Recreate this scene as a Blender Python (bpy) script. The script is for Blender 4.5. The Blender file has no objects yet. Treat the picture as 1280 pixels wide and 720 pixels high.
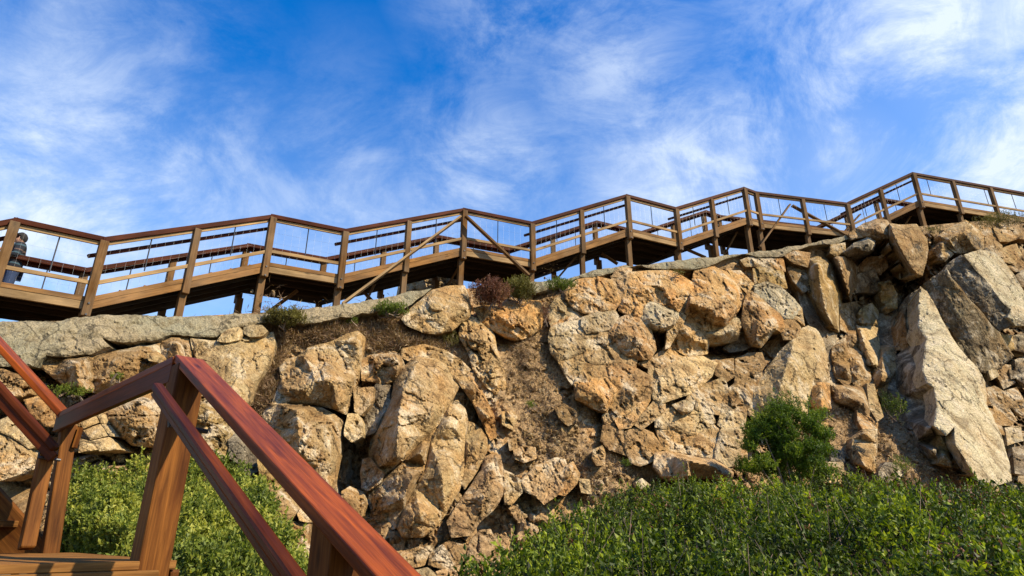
import bpy, bmesh, math, random
import numpy as np
from mathutils import Vector, Matrix
from mathutils.geometry import delaunay_2d_cdt

random.seed(7)
rng = np.random.default_rng(7)
SC = bpy.context.scene
COL = SC.collection

# ------------------------------------------------------------------ camera
EYE = 1.6
FPX = 780.0
PITCH = math.radians(21.7)
cam_d = bpy.data.cameras.new("camera")
cam = bpy.data.objects.new("camera", cam_d)
COL.objects.link(cam)
cam_d.sensor_width = 36.0
cam_d.lens = 36.0 * FPX / 1280.0
cam_d.clip_start = 0.05
cam_d.clip_end = 5000
cam.location = (0, 0, EYE)
cam.rotation_euler = (math.pi / 2 + PITCH, 0, 0)
SC.camera = cam

# ------------------------------------------------------------------ light
SUN_EL = math.radians(42)
SUN_DIR = Vector((0.925, -0.38, 0)).normalized() * math.cos(SUN_EL) + Vector((0, 0, math.sin(SUN_EL)))
sun_d = bpy.data.lights.new("sun", 'SUN')
sun_d.energy = 5.0
sun_d.angle = math.radians(0.6)
sun_d.color = (1.0, 0.88, 0.63)
sun = bpy.data.objects.new("sun", sun_d)
COL.objects.link(sun)
sun.location = (20, -20, 30)
sun.rotation_euler = SUN_DIR.to_track_quat('Z', 'Y').to_euler()

world = bpy.data.worlds.new("World")
SC.world = world
world.use_nodes = True
SC.view_settings.view_transform = 'Standard'
SC.view_settings.look = 'None'
SC.view_settings.exposure = 0.68
SC.view_settings.gamma = 1.0
SC.view_settings.use_curve_mapping = False
SC.cycles.max_bounces = 6
SC.cycles.diffuse_bounces = 1


def noise_node(N, L, vec, scale, detail=4, rough=0.6, dist=0.0, stretch=None):
    if stretch:
        mp = N.new('ShaderNodeMapping'); mp.inputs['Scale'].default_value = stretch
        L.new(vec, mp.inputs[0]); vec = mp.outputs[0]
    n = N.new('ShaderNodeTexNoise')
    n.inputs['Scale'].default_value = scale
    n.inputs['Detail'].default_value = detail
    n.inputs['Roughness'].default_value = rough
    n.inputs['Distortion'].default_value = dist
    L.new(vec, n.inputs['Vector'])
    return n.outputs[0]


def rng_node(N, L, v, a, b, c=0.0, d=1.0):
    m = N.new('ShaderNodeMapRange')
    m.inputs['From Min'].default_value = a; m.inputs['From Max'].default_value = b
    m.inputs['To Min'].default_value = c; m.inputs['To Max'].default_value = d
    L.new(v, m.inputs[0])
    return m.outputs[0]


def mixc(N, L, f, a, b, mode='MIX'):
    m = N.new('ShaderNodeMix'); m.data_type = 'RGBA'; m.blend_type = mode
    for s, v in (('Factor', f), ('A', a), ('B', b)):
        if isinstance(v, (int, float)):
            m.inputs[s].default_value = v
        elif isinstance(v, tuple):
            m.inputs[s].default_value = (*v, 1) if len(v) == 3 else v
        else:
            L.new(v, m.inputs[s])
    return m.outputs['Result']


def mathn(N, L, op, a, b=None, clamp=False):
    m = N.new('ShaderNodeMath'); m.operation = op; m.use_clamp = clamp
    for i, v in enumerate((a, b)):
        if v is None: continue
        if isinstance(v, (int, float)): m.inputs[i].default_value = v
        else: L.new(v, m.inputs[i])
    return m.outputs[0]


CLOUD_BANKS = [(0.548, 0.608, 0.574, 0.34, 1.15),
               (0.457, 0.738, 0.497, 0.30, 1.10),
               (0.267, 0.815, 0.514, 0.24, 0.90),
               (0.613, 0.655, 0.442, 0.28, 1.00),
               (0.156, 0.748, 0.645, 0.22, 0.60),
               (-0.592, 0.692, 0.413, 0.30, 0.95),
               (-0.460, 0.757, 0.464, 0.20, 0.70),
               (-0.258, 0.839, 0.479, 0.20, 0.55),
               (-0.557, 0.585, 0.590, 0.14, 0.50),
               (-0.470, 0.668, 0.577, 0.20, 0.35),
               (0.000, 0.700, 0.714, 0.20, 0.45),
               (-0.051, 0.858, 0.511, 0.22, 0.75),
               (-0.252, 0.775, 0.579, 0.18, 0.20),
               (0.355, 0.672, 0.650, 0.20, 0.40)]


def world_nodes():
    nt = world.node_tree
    N, L = nt.nodes, nt.links
    N.clear()
    out = N.new('ShaderNodeOutputWorld')
    bg = N.new('ShaderNodeBackground')
    bg.inputs['Strength'].default_value = 0.056
    sky = N.new('ShaderNodeTexSky')
    sky.sky_type = 'NISHITA'
    sky.sun_disc = False
    sky.sun_elevation = SUN_EL
    sky.sun_rotation = math.atan2(SUN_DIR.x, SUN_DIR.y)
    sky.air_density = 1.3
    sky.dust_density = 0.3
    sky.ozone_density = 3.0
    hs = N.new('ShaderNodeHueSaturation')
    hs.inputs['Saturation'].default_value = 1.9
    hs.inputs['Hue'].default_value = 0.513
    hs.inputs['Value'].default_value = 2.5
    L.new(sky.outputs[0], hs.inputs['Color'])
    tc = N.new('ShaderNodeTexCoord')
    sep = N.new('ShaderNodeSeparateXYZ')
    L.new(tc.outputs['Generated'], sep.inputs[0])
    zc = N.new('ShaderNodeMath'); zc.operation = 'MAXIMUM'; zc.inputs[1].default_value = 0.0
    L.new(sep.outputs[2], zc.inputs[0])
    def cloud(loc, scl, scale, detail, dist, lo, hi, rough=0.6, rot=0):
        mp = N.new('ShaderNodeMapping')
        mp.inputs['Rotation'].default_value = (0, math.radians(rot), 0)
        mp.inputs['Scale'].default_value = scl
        mp.inputs['Location'].default_value = loc
        L.new(tc.outputs['Generated'], mp.inputs[0])
        nz = N.new('ShaderNodeTexNoise')
        nz.inputs['Scale'].default_value = scale
        nz.inputs['Detail'].default_value = detail
        nz.inputs['Roughness'].default_value = rough
        nz.inputs['Distortion'].default_value = dist
        L.new(mp.outputs[0], nz.inputs['Vector'])
        mr = N.new('ShaderNodeMapRange')
        mr.interpolation_type = 'SMOOTHSTEP'
        mr.inputs['From Min'].default_value = lo
        mr.inputs['From Max'].default_value = hi
        L.new(nz.outputs[0], mr.inputs[0])
        return mr.outputs[0]
    # where the cloud lies in the sky: soft banks round some directions (x, y, z), reach, cover
    cover = None
    for (dx_, dy_, dz_, reach, amt) in CLOUD_BANKS:
        vd = N.new('ShaderNodeVectorMath'); vd.operation = 'DISTANCE'
        vd.inputs[1].default_value = Vector((dx_, dy_, dz_)).normalized()
        L.new(tc.outputs['Generated'], vd.inputs[0])
        w_ = rng_node(N, L, vd.outputs['Value'], 0.0, reach, amt, 0.0)
        cover = w_ if cover is None else mathn(N, L, 'MAXIMUM', cover, w_)
    puff = cloud((3.1, 2.2, 1.4), (1, 1, 1.25), 4.6, 11, 0.5, 0.34, 0.66, 0.68, rot=35)
    fibre = cloud((0.2, 4.2, 2.4), (0.42, 1, 1), 15, 10, 0.7, 0.34, 0.66, 0.70, rot=28)
    far_ = cloud((1.35, 0.2, 0.6), (1, 1, 1.5), 2.2, 4, 0.2, 0.40, 0.66, 0.5, rot=20)
    side_ = mathn(N, L, 'MULTIPLY', far_, rng_node(N, L, sep.outputs[1], 0.3, -0.2, 0.0, 0.7))
    cover = mathn(N, L, 'MAXIMUM', cover, side_)
    tx = mathn(N, L, 'MULTIPLY', puff, mathn(N, L, 'ADD', mathn(N, L, 'MULTIPLY', fibre, 0.50), 0.54))
    body = mathn(N, L, 'MULTIPLY', cover, tx, True)
    low_ = rng_node(N, L, zc.outputs[0], 0.66, 0.36, 0.0, 0.62)
    cover = mathn(N, L, 'MAXIMUM', cover, low_)
    haze_ = mathn(N, L, 'MULTIPLY', mathn(N, L, 'MULTIPLY', cover, cover), 0.20)
    haze_ = mathn(N, L, 'ADD', haze_, mathn(N, L, 'MULTIPLY', rng_node(N, L, zc.outputs[0], 0.62, 0.34, 0.0, 1.0), 0.26))
    thin = mathn(N, L, 'ADD', mathn(N, L, 'MULTIPLY', body, 0.95), haze_, True)
    mix = N.new('ShaderNodeMix'); mix.data_type = 'RGBA'
    L.new(thin, mix.inputs['Factor'])
    L.new(hs.outputs[0], mix.inputs['A'])
    mix.inputs['B'].default_value = (9.4, 10.8, 12.8, 1)
    L.new(mix.outputs['Result'], bg.inputs['Color'])
    L.new(bg.outputs[0], out.inputs[0])



world_nodes()

# ------------------------------------------------------------------ geometry of the view used to survey the place
CP, SP = math.cos(PITCH), math.sin(PITCH)


def W(px, py, D):
    """world point seen at photo pixel (px, py), D metres ahead of the eye (along Y)"""
    u = (px - 640.0) / FPX
    v = (360.0 - py) / FPX
    y = CP - SP * v
    z = SP + CP * v
    t = D / y
    return Vector((u * t, D, EYE + z * t))


def Wn(px, py, D):
    u = (px - 640.0) / FPX
    v = (360.0 - py) / FPX
    y = CP - SP * v
    z = SP + CP * v
    t = D / y
    return np.stack([u * t, D, EYE + z * t], -1)


# ------------------------------------------------------------------ numpy noise
def _hash(ix, iy, iz, seed):
    h = (ix.astype(np.int64) * 374761393 + iy.astype(np.int64) * 668265263 + iz.astype(np.int64) * 2147483647 + seed * 1013904223) & 0xFFFFFFFF
    h = ((h ^ (h >> 13)) * 1274126177) & 0xFFFFFFFF
    h = ((h ^ (h >> 16)) * 2246822519) & 0xFFFFFFFF
    h = h ^ (h >> 15)
    return (h & 0xFFFFFF) / float(0xFFFFFF)


def vnoise(P, scale, seed=0):
    """value noise -1..1"""
    Q = P * scale
    I = np.floor(Q)
    F = Q - I
    F = F * F * F * (F * (F * 6 - 15) + 10)
    I = I.astype(np.int64)
    r = 0
    for dx in (0, 1):
        wx = F[:, 0] if dx else 1 - F[:, 0]
        for dy in (0, 1):
            wy = F[:, 1] if dy else 1 - F[:, 1]
            for dz in (0, 1):
                wz = F[:, 2] if dz else 1 - F[:, 2]
                r = r + wx * wy * wz * _hash(I[:, 0] + dx, I[:, 1] + dy, I[:, 2] + dz, seed)
    return r * 2 - 1


def fbm(P, scale, octs=4, seed=0, gain=0.5):
    s, a, f = 0, 1.0, scale
    for k in range(octs):
        s = s + a * vnoise(P, f, seed + k * 17)
        a *= gain
        f *= 2.03
    return s


def facets(P, scale, seed=0, tilt=0.6):
    """jointed rock: flat tilted cells (metres of relief = value/scale). returns (height, edge distance)"""
    Q = P * scale
    I = np.floor(Q).astype(np.int64)
    n = len(P)
    best = np.full(n, 1e9); sec = np.full(n, 1e9)
    hh = np.zeros(n)
    for dx in (-1, 0, 1):
        for dy in (-1, 0, 1):
            for dz in (-1, 0, 1):
                c = I + np.array([dx, dy, dz])
                jx = _hash(c[:, 0], c[:, 1], c[:, 2], seed + 1)
                jy = _hash(c[:, 0], c[:, 1], c[:, 2], seed + 2)
                jz = _hash(c[:, 0], c[:, 1], c[:, 2], seed + 3)
                d = Q - (c + np.stack([jx, jy, jz], -1))
                dist = np.abs(d[:, 0]) * 0.6 + np.sqrt((d * d).sum(1)) * 0.7
                g1 = _hash(c[:, 0], c[:, 1], c[:, 2], seed + 4) * 2 - 1
                g2 = _hash(c[:, 0], c[:, 1], c[:, 2], seed + 5) * 2 - 1
                g0 = _hash(c[:, 0], c[:, 1], c[:, 2], seed + 6) * 2 - 1
                h = tilt * (g1 * d[:, 0] + g2 * d[:, 2]) + 0.4 * g0
                m = dist < best
                sec = np.where(m, best, np.minimum(sec, dist))
                hh = np.where(m, h, hh)
                best = np.where(m, dist, best)
    return hh, sec - best


# ------------------------------------------------------------------ object helpers
def tag(o, label=None, cat=None, group=None, kind=None):
    if label: o['label'] = label
    if cat: o['category'] = cat
    if group: o['group'] = group
    if kind: o['kind'] = kind
    return o


def empty(name, loc, rz=0.0):
    o = bpy.data.objects.new(name, None)
    o.empty_display_size = 0.2
    o.location = loc
    o.rotation_euler = (0, 0, rz)
    COL.objects.link(o)
    return o


def mesh_obj(name, V, F, mat, parent=None, smooth=False, origin=None, attrs=None):
    """V world coordinates (n,3); a child keeps them because its parent empty's location is subtracted"""
    V = np.asarray(V, dtype=np.float64)
    if parent is not None:
        org = np.array(parent_origin(parent))
    elif origin is not None:
        org = np.array(origin)
    else:
        org = np.array([V[:, 0].mean(), V[:, 1].mean(), V[:, 2].min()])
    me = bpy.data.meshes.new(name)
    me.from_pydata((V - org).tolist(), [], F if isinstance(F, list) else F.tolist())
    if attrs:
        for an, (kind, data) in attrs.items():
            a = me.attributes.new(an, kind, 'POINT')
            if kind == 'FLOAT':
                a.data.foreach_set('value', np.asarray(data, dtype=np.float32).ravel())
            elif kind == 'FLOAT_VECTOR':
                a.data.foreach_set('vector', np.asarray(data, dtype=np.float32).ravel())
            elif kind == 'FLOAT_COLOR':
                a.data.foreach_set('color', np.asarray(data, dtype=np.float32).ravel())
    if smooth:
        me.polygons.foreach_set('use_smooth', [True] * len(me.polygons))
    me.materials.append(mat)
    me.update()
    o = bpy.data.objects.new(name, me)
    COL.objects.link(o)
    if parent is not None:
        o.parent = parent
    else:
        o.location = org
    return o


_PO = {}


def parent_origin(p):
    v = Vector((0, 0, 0))
    while p is not None:
        v += p.location
        p = p.parent
    return v


class MB:
    """mesh builder: boxes / bars with a grain attribute, tubes"""
    def __init__(s):
        s.V, s.F, s.G = [], [], []

    def bar(s, a, b, w, h, up=(0, 0, 1), bev=0.0, off=(0, 0)):
        """bar from a to b, width w sideways, height h along up"""
        a = Vector(a); b = Vector(b)
        d = (b - a); L = d.length; d.normalize()
        up = Vector(up)
        side = d.cross(up)
        if side.length < 1e-5:
            side = d.cross(Vector((0, 1, 0)))
        side.normalize()
        u = side.cross(d).normalized()
        a = a + side * off[0] + u * off[1]
        sd = random.random() * 50
        n0 = len(s.V)
        if bev <= 0:
            ring = [(-w / 2, -h / 2), (w / 2, -h / 2), (w / 2, h / 2), (-w / 2, h / 2)]
        else:
            c = bev
            ring = []
            for cx, cy, a0 in ((w / 2 - c, -h / 2 + c, -90), (w / 2 - c, h / 2 - c, 0), (-w / 2 + c, h / 2 - c, 90), (-w / 2 + c, -h / 2 + c, 180)):
                for k in (0, 45, 90):
                    an = math.radians(a0 + k)
                    ring.append((cx + c * math.cos(an), cy + c * math.sin(an)))
        n = len(ring)
        segs = [(0.0, 1 - (bev / max(w, 1e-6)) if bev else 1), (bev, 1), (L - bev, 1), (L, 1 - (bev / w) if bev else 1)] if bev else [(0, 1), (L, 1)]
        for t, sc in segs:
            for (x, y) in ring:
                s.V.append(tuple(a + d * t + side * x * sc + u * y * sc))
                s.G.append((t + sd, x + sd * .3, y + sd * .7))
        for k in range(len(segs) - 1):
            for i in range(n):
                j = (i + 1) % n
                s.F.append((n0 + k * n + i, n0 + k * n + j, n0 + (k + 1) * n + j, n0 + (k + 1) * n + i))
        s.F.append(tuple(n0 + i for i in reversed(range(n))))
        s.F.append(tuple(n0 + (len(segs) - 1) * n + i for i in range(n)))
        return s

    def tube(s, pts, r, n=6, caps=True):
        n0 = len(s.V)
        pts = [Vector(p) for p in pts]
        rr = r if isinstance(r, (list, tuple)) else [r] * len(pts)
        t = 0
        for i, p in enumerate(pts):
            d = (pts[min(i + 1, len(pts) - 1)] - pts[max(i - 1, 0)]).normalized()
            x = d.orthogonal().normalized() if i == 0 else (x - d * x.dot(d)).normalized()
            y = d.cross(x)
            if i: t += (p - pts[i - 1]).length
            for k in range(n):
                a = 2 * math.pi * k / n
                s.V.append(tuple(p + (x * math.cos(a) + y * math.sin(a)) * rr[i]))
                s.G.append((t, math.cos(a) * rr[i], math.sin(a) * rr[i]))
        for i in range(len(pts) - 1):
            for k in range(n):
                j = (k + 1) % n
                s.F.append((n0 + i * n + k, n0 + i * n + j, n0 + (i + 1) * n + j, n0 + (i + 1) * n + k))
        if caps:
            s.F.append(tuple(n0 + k for k in reversed(range(n))))
            s.F.append(tuple(n0 + (len(pts) - 1) * n + k for k in range(n)))
        return s

    def poly(s, top, thick):
        """flat board cut to a polygon (list of world points, counterclockwise from above) with thickness downwards"""
        n0 = len(s.V); n = len(top)
        for p in top:
            s.V.append(tuple(p)); s.G.append((p[0], p[1], p[2]))
        for p in top:
            s.V.append((p[0], p[1], p[2] - thick)); s.G.append((p[0], p[1], p[2] - thick))
        s.F.append(tuple(n0 + i for i in range(n)))
        s.F.append(tuple(n0 + n + i for i in reversed(range(n))))
        for i in range(n):
            j = (i + 1) % n
            s.F.append((n0 + i, n0 + n + i, n0 + n + j, n0 + j))
        return s

    def build(s, name, mat, parent=None, smooth=False):
        return mesh_obj(name, s.V, s.F, mat, parent, smooth, attrs={'grain': ('FLOAT_VECTOR', s.G)})


# ------------------------------------------------------------------ materials
def new_mat(name):
    m = bpy.data.materials.new(name)
    m.use_nodes = True
    nt = m.node_tree
    N, L = nt.nodes, nt.links
    b = N['Principled BSDF']
    return m, N, L, b


def rock_nodes(N, L, b, base, stain, pale, stain_amt=0.5, pale_amt=0.4, bump=1.0, streak=None, seed=0.0, crackc=0.7):
    geo = N.new('ShaderNodeNewGeometry')
    add = N.new('ShaderNodeVectorMath'); add.operation = 'ADD'
    add.inputs[1].default_value = (seed, seed * 1.7, seed * .3)
    L.new(geo.outputs['Position'], add.inputs[0])
    P = add.outputs[0]
    if streak:
        mp = N.new('ShaderNodeMapping'); mp.inputs['Rotation'].default_value = (0, math.radians(streak), 0)
        mp.inputs['Scale'].default_value = (1, 1, 0.12)
        L.new(P, mp.inputs[0]); PS = mp.outputs[0]
    n1 = noise_node(N, L, P, 1.3, 4, 0.6, 0.4)
    n2 = noise_node(N, L, P, 4.2, 5, 0.65, 0.2)
    n3 = noise_node(N, L, P, 26, 3, 0.7)
    n4 = noise_node(N, L, P, 70, 2, 0.8)
    c = mixc(N, L, mathn(N, L, 'MULTIPLY', rng_node(N, L, n1, 0.40, 0.62), stain_amt), base, stain)
    c = mixc(N, L, mathn(N, L, 'MULTIPLY', rng_node(N, L, n2, 0.50, 0.68), pale_amt), c, pale)
    oi = N.new('ShaderNodeObjectInfo')
    r = rng_node(N, L, oi.outputs['Random'], 0, 1, 0.78, 1.16)
    c = mixc(N, L, 1.0, c, r, 'MULTIPLY')
    n0 = noise_node(N, L, P, 0.55, 3, 0.5, 0.3)
    c = mixc(N, L, mathn(N, L, 'MULTIPLY', rng_node(N, L, n0, 0.42, 0.60), 0.30), c, (0.34, 0.23, 0.13))
    n5 = noise_node(N, L, P, 9.0, 6, 0.75, 0.3)
    c = mixc(N, L, rng_node(N, L, n5, 0.54, 0.70), c, mixc(N, L, 1.0, c, (0.42, 0.35, 0.29), 'MULTIPLY'))
    nv = noise_node(N, L, P, 1.9, 6, 0.68, 0.6)
    c = mixc(N, L, rng_node(N, L, nv, 0.54, 0.64, 0.0, 0.8), c, mixc(N, L, 1.0, c, (0.46, 0.41, 0.37), 'MULTIPLY'))
    no = noise_node(N, L, P, 0.8, 4, 0.55, 0.5)
    c = mixc(N, L, rng_node(N, L, no, 0.54, 0.66, 0.0, 0.32), c, (0.42, 0.23, 0.07))
    c = mixc(N, L, rng_node(N, L, nv, 0.49, 0.37, 0.0, 0.75), c, (0.58, 0.47, 0.32))
    sp = rng_node(N, L, n3, 0.28, 0.72, 0.62, 1.38)
    c = mixc(N, L, 1.0, c, sp, 'MULTIPLY')
    sp2 = rng_node(N, L, n4, 0.30, 0.70, 0.62, 1.38)
    c = mixc(N, L, 1.0, c, sp2, 'MULTIPLY')
    if streak:
        ns = noise_node(N, L, PS, 14, 5, 0.7, 0.3)
        c = mixc(N, L, 1.0, c, rng_node(N, L, ns, 0.35, 0.65, 0.55, 1.3), 'MULTIPLY')
    wob = N.new('ShaderNodeVectorMath'); wob.operation = 'MULTIPLY_ADD'
    nw = N.new('ShaderNodeTexNoise'); nw.inputs['Scale'].default_value = 1.8; nw.inputs['Detail'].default_value = 6
    nw.inputs['Roughness'].default_value = 0.65
    L.new(P, nw.inputs['Vector']); L.new(nw.outputs['Color'], wob.inputs[0])
    wob.inputs[1].default_value = (0.7, 0.7, 0.7); L.new(P, wob.inputs[2])

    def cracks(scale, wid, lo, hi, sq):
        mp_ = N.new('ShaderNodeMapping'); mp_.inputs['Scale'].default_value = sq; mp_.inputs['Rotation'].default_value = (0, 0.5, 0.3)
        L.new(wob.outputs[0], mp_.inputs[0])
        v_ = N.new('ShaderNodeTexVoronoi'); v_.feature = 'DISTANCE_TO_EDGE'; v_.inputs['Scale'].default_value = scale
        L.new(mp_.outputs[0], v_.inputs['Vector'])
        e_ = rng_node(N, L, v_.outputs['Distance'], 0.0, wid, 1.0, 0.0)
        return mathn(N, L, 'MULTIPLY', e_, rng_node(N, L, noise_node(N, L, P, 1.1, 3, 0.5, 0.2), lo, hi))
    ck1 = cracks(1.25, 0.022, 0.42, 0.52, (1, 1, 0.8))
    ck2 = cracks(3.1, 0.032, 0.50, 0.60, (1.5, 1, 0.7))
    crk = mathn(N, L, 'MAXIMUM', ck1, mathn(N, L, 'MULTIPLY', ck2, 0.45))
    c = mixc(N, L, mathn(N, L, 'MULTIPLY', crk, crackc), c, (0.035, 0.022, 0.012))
    L.new(c, b.inputs['Base Color'])
    b.inputs['Roughness'].default_value = 0.92
    b.inputs['Specular IOR Level'].default_value = 0.15
    # relief
    h = mathn(N, L, 'MULTIPLY', n2, 0.07)
    h = mathn(N, L, 'ADD', h, mathn(N, L, 'MULTIPLY', n5, 0.055))
    h = mathn(N, L, 'ADD', h, mathn(N, L, 'MULTIPLY', n3, 0.012))
    h = mathn(N, L, 'ADD', h, mathn(N, L, 'MULTIPLY', n4, 0.003))
    h = mathn(N, L, 'ADD', h, mathn(N, L, 'MULTIPLY', crk, -0.035))
    if streak:
        h = mathn(N, L, 'ADD', h, mathn(N, L, 'MULTIPLY', ns, 0.10))
    bp = N.new('ShaderNodeBump'); bp.inputs['Strength'].default_value = bump
    bp.inputs['Distance'].default_value = 1.0
    L.new(h, bp.inputs['Height'])
    L.new(bp.outputs[0], b.inputs['Normal'])
    return c


ROCKM = {}
for nm, args in {
    'orange': ((0.42, 0.25, 0.095), (0.47, 0.21, 0.055), (0.45, 0.33, 0.175), 0.75, 0.40),
    'tan':    ((0.377, 0.248, 0.110), (0.411, 0.214, 0.070), (0.418, 0.310, 0.154), 0.6, 0.5),
    'brown':  ((0.282, 0.170, 0.070), (0.322, 0.174, 0.062), (0.295, 0.214, 0.103), 0.6, 0.4),
    'grey':   ((0.343, 0.259, 0.140), (0.377, 0.228, 0.093), (0.404, 0.316, 0.182), 0.55, 0.5),
    'slate_shade':  ((0.165, 0.135, 0.092), (0.20, 0.135, 0.065), (0.25, 0.225, 0.17), 0.5, 0.5),  # grey rock, its colour deepened to carry shade on turned-away faces and clefts
    'cream':  ((0.49, 0.41, 0.255), (0.44, 0.31, 0.16), (0.54, 0.48, 0.35), 0.4, 0.5),
    'pale':   ((0.458, 0.323, 0.154), (0.445, 0.262, 0.103), (0.499, 0.391, 0.215), 0.5, 0.6),
    'pink':   ((0.404, 0.255, 0.120), (0.377, 0.201, 0.082), (0.445, 0.323, 0.182), 0.5, 0.5),
    'yellow': ((0.343, 0.221, 0.078), (0.363, 0.208, 0.065), (0.363, 0.269, 0.115), 0.5, 0.4),
}.items():
    m, N, L, b = new_mat('granite_' + nm)
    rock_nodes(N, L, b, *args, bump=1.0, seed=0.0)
    ROCKM[nm] = m
m, N, L, b = new_mat('granite_banded')
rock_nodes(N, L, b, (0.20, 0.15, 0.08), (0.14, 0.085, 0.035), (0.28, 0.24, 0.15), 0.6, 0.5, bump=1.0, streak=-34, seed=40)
ROCKM['banded'] = m


def mk_concrete():
    m, N, L, b = new_mat('weathered_concrete')
    geo = N.new('ShaderNodeNewGeometry'); P = geo.outputs['Position']
    n1 = noise_node(N, L, P, 0.9, 4, 0.6, 0.5)
    n2 = noise_node(N, L, P, 6, 6, 0.7, 0.2)
    n3 = noise_node(N, L, P, 40, 3, 0.7)
    c = mixc(N, L, rng_node(N, L, n1, 0.4, 0.62), (0.36, 0.28, 0.17), (0.29, 0.255, 0.165))
    c = mixc(N, L, mathn(N, L, 'MULTIPLY', rng_node(N, L, n2, 0.48, 0.64), 0.75), c, (0.17, 0.125, 0.065))
    drip = noise_node(N, L, P, 5.0, 5, 0.65, 0.3, stretch=(1, 1, 0.18))
    c = mixc(N, L, rng_node(N, L, drip, 0.52, 0.66, 0.0, 0.6), c, (0.12, 0.10, 0.06))
    vr = N.new('ShaderNodeTexVoronoi'); vr.feature = 'DISTANCE_TO_EDGE'; vr.inputs['Scale'].default_value = 0.9
    wv = N.new('ShaderNodeVectorMath'); wv.operation = 'MULTIPLY_ADD'; wv.inputs[1].default_value = (.6, .6, .6)
    nn = N.new('ShaderNodeTexNoise'); nn.inputs['Scale'].default_value = 2.2; nn.inputs['Detail'].default_value = 6
    L.new(P, nn.inputs['Vector']); L.new(nn.outputs['Color'], wv.inputs[0]); L.new(P, wv.inputs[2]); L.new(wv.outputs[0], vr.inputs['Vector'])
    ckc = rng_node(N, L, vr.outputs['Distance'], 0.0, 0.014, 1.0, 0.0)
    c = mixc(N, L, mathn(N, L, 'MULTIPLY', ckc, 0.8), c, (0.03, 0.024, 0.015))
    c = mixc(N, L, 1.0, c, rng_node(N, L, n3, 0.3, 0.7, 0.5, 1.3), 'MULTIPLY')
    L.new(c, b.inputs['Base Color']); b.inputs['Roughness'].default_value = 0.9
    b.inputs['Specular IOR Level'].default_value = 0.15
    h = mathn(N, L, 'ADD', mathn(N, L, 'MULTIPLY', n2, 0.13), mathn(N, L, 'MULTIPLY', n3, 0.03))
    bp = N.new('ShaderNodeBump'); bp.inputs['Distance'].default_value = 1.0; bp.inputs['Strength'].default_value = 0.8
    L.new(h, bp.inputs['Height']); L.new(bp.outputs[0], b.inputs['Normal'])
    return m


M_CONC = mk_concrete()


def mk_wood(name, c1, c2, rough=0.7, spec=0.25, weather=0.0, scale=1.0, coat=0.0):
    m, N, L, b = new_mat(name)
    at = N.new('ShaderNodeAttribute'); at.attribute_name = 'grain'
    G = at.outputs['Vector']
    n1 = noise_node(N, L, G, 26 * scale, 5, 0.62, 0.6, stretch=(0.07, 1, 1))
    n2 = noise_node(N, L, G, 120 * scale, 3, 0.6, 0.0, stretch=(0.03, 1, 1))
    n3 = noise_node(N, L, G, 3.5, 3, 0.5, 0.2, stretch=(0.5, 1, 1))
    c = mixc(N, L, rng_node(N, L, n1, 0.35, 0.65), c1, c2)
    c = mixc(N, L, 1.0, c, rng_node(N, L, n2, 0.3, 0.7, 0.72, 1.2), 'MULTIPLY')
    c = mixc(N, L, 1.0, c, rng_node(N, L, n3, 0.3, 0.7, 0.62, 1.32), 'MULTIPLY')
    # knots
    vo = N.new('ShaderNodeTexVoronoi'); vo.inputs['Scale'].default_value = 2.6
    mp = N.new('ShaderNodeMapping'); mp.inputs['Scale'].default_value = (0.8, 3.0, 3.0)
    L.new(G, mp.inputs[0]); L.new(mp.outputs[0], vo.inputs['Vector'])
    kn = rng_node(N, L, vo.outputs['Distance'], 0.04, 0.16, 0.9, 0.0)
    c = mixc(N, L, kn, c, tuple(x * 0.25 for x in c1))
    if weather:
        geo = N.new('ShaderNodeNewGeometry')
        nw = noise_node(N, L, geo.outputs['Position'], 1.6, 3, 0.5)
        c = mixc(N, L, mathn(N, L, 'MULTIPLY', rng_node(N, L, nw, 0.35, 0.65), weather), c, (0.24, 0.18, 0.12))
    L.new(c, b.inputs['Base Color'])
    b.inputs['Roughness'].default_value = rough
    b.inputs['Specular IOR Level'].default_value = spec
    if coat: b.inputs['Coat Weight'].default_value = coat; b.inputs['Coat Roughness'].default_value = 0.3
    bp = N.new('ShaderNodeBump'); bp.inputs['Distance'].default_value = 0.004; bp.inputs['Strength'].default_value = 0.6
    hh = mathn(N, L, 'ADD', mathn(N, L, 'MULTIPLY', n1, 0.6), mathn(N, L, 'MULTIPLY', n2, 0.4))
    L.new(hh, bp.inputs['Height']); L.new(bp.outputs[0], b.inputs['Normal'])
    return m


M_STAIN = mk_wood('red_stained_timber', (0.10, 0.018, 0.002), (0.27, 0.056, 0.005), 0.42, 0.16)
M_HAND = mk_wood('maroon_handrail_timber', (0.052, 0.010, 0.0015), (0.105, 0.022, 0.003), 0.5, 0.12)
M_POST = mk_wood('brown_post_timber', (0.0680, 0.0204, 0.0041), (0.1768, 0.0646, 0.0122), 0.65, 0.10)
M_DECK = mk_wood('worn_deck_timber', (0.1500, 0.0600, 0.0150), (0.2550, 0.1200, 0.0338), 0.75, 0.10)
M_BWPOST = mk_wood('weathered_post_timber', (0.0936, 0.0418, 0.0130), (0.1584, 0.0828, 0.0302), 0.85, 0.08, weather=0.35)
M_PALE = mk_wood('pale_pine_timber', (0.2576, 0.1564, 0.0690), (0.3864, 0.2484, 0.1196), 0.85, 0.08, weather=0.3)
M_FASC = mk_wood('fascia_timber', (0.1716, 0.0780, 0.0234), (0.2652, 0.1326, 0.0429), 0.8, 0.1, weather=0.25)
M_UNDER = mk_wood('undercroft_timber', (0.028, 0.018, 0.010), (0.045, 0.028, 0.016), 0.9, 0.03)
M_BWRAIL = mk_wood('dark_red_rail_timber', (0.0413, 0.0105, 0.0045), (0.0750, 0.0210, 0.0090), 0.65, 0.08, weather=0.0)


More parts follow.
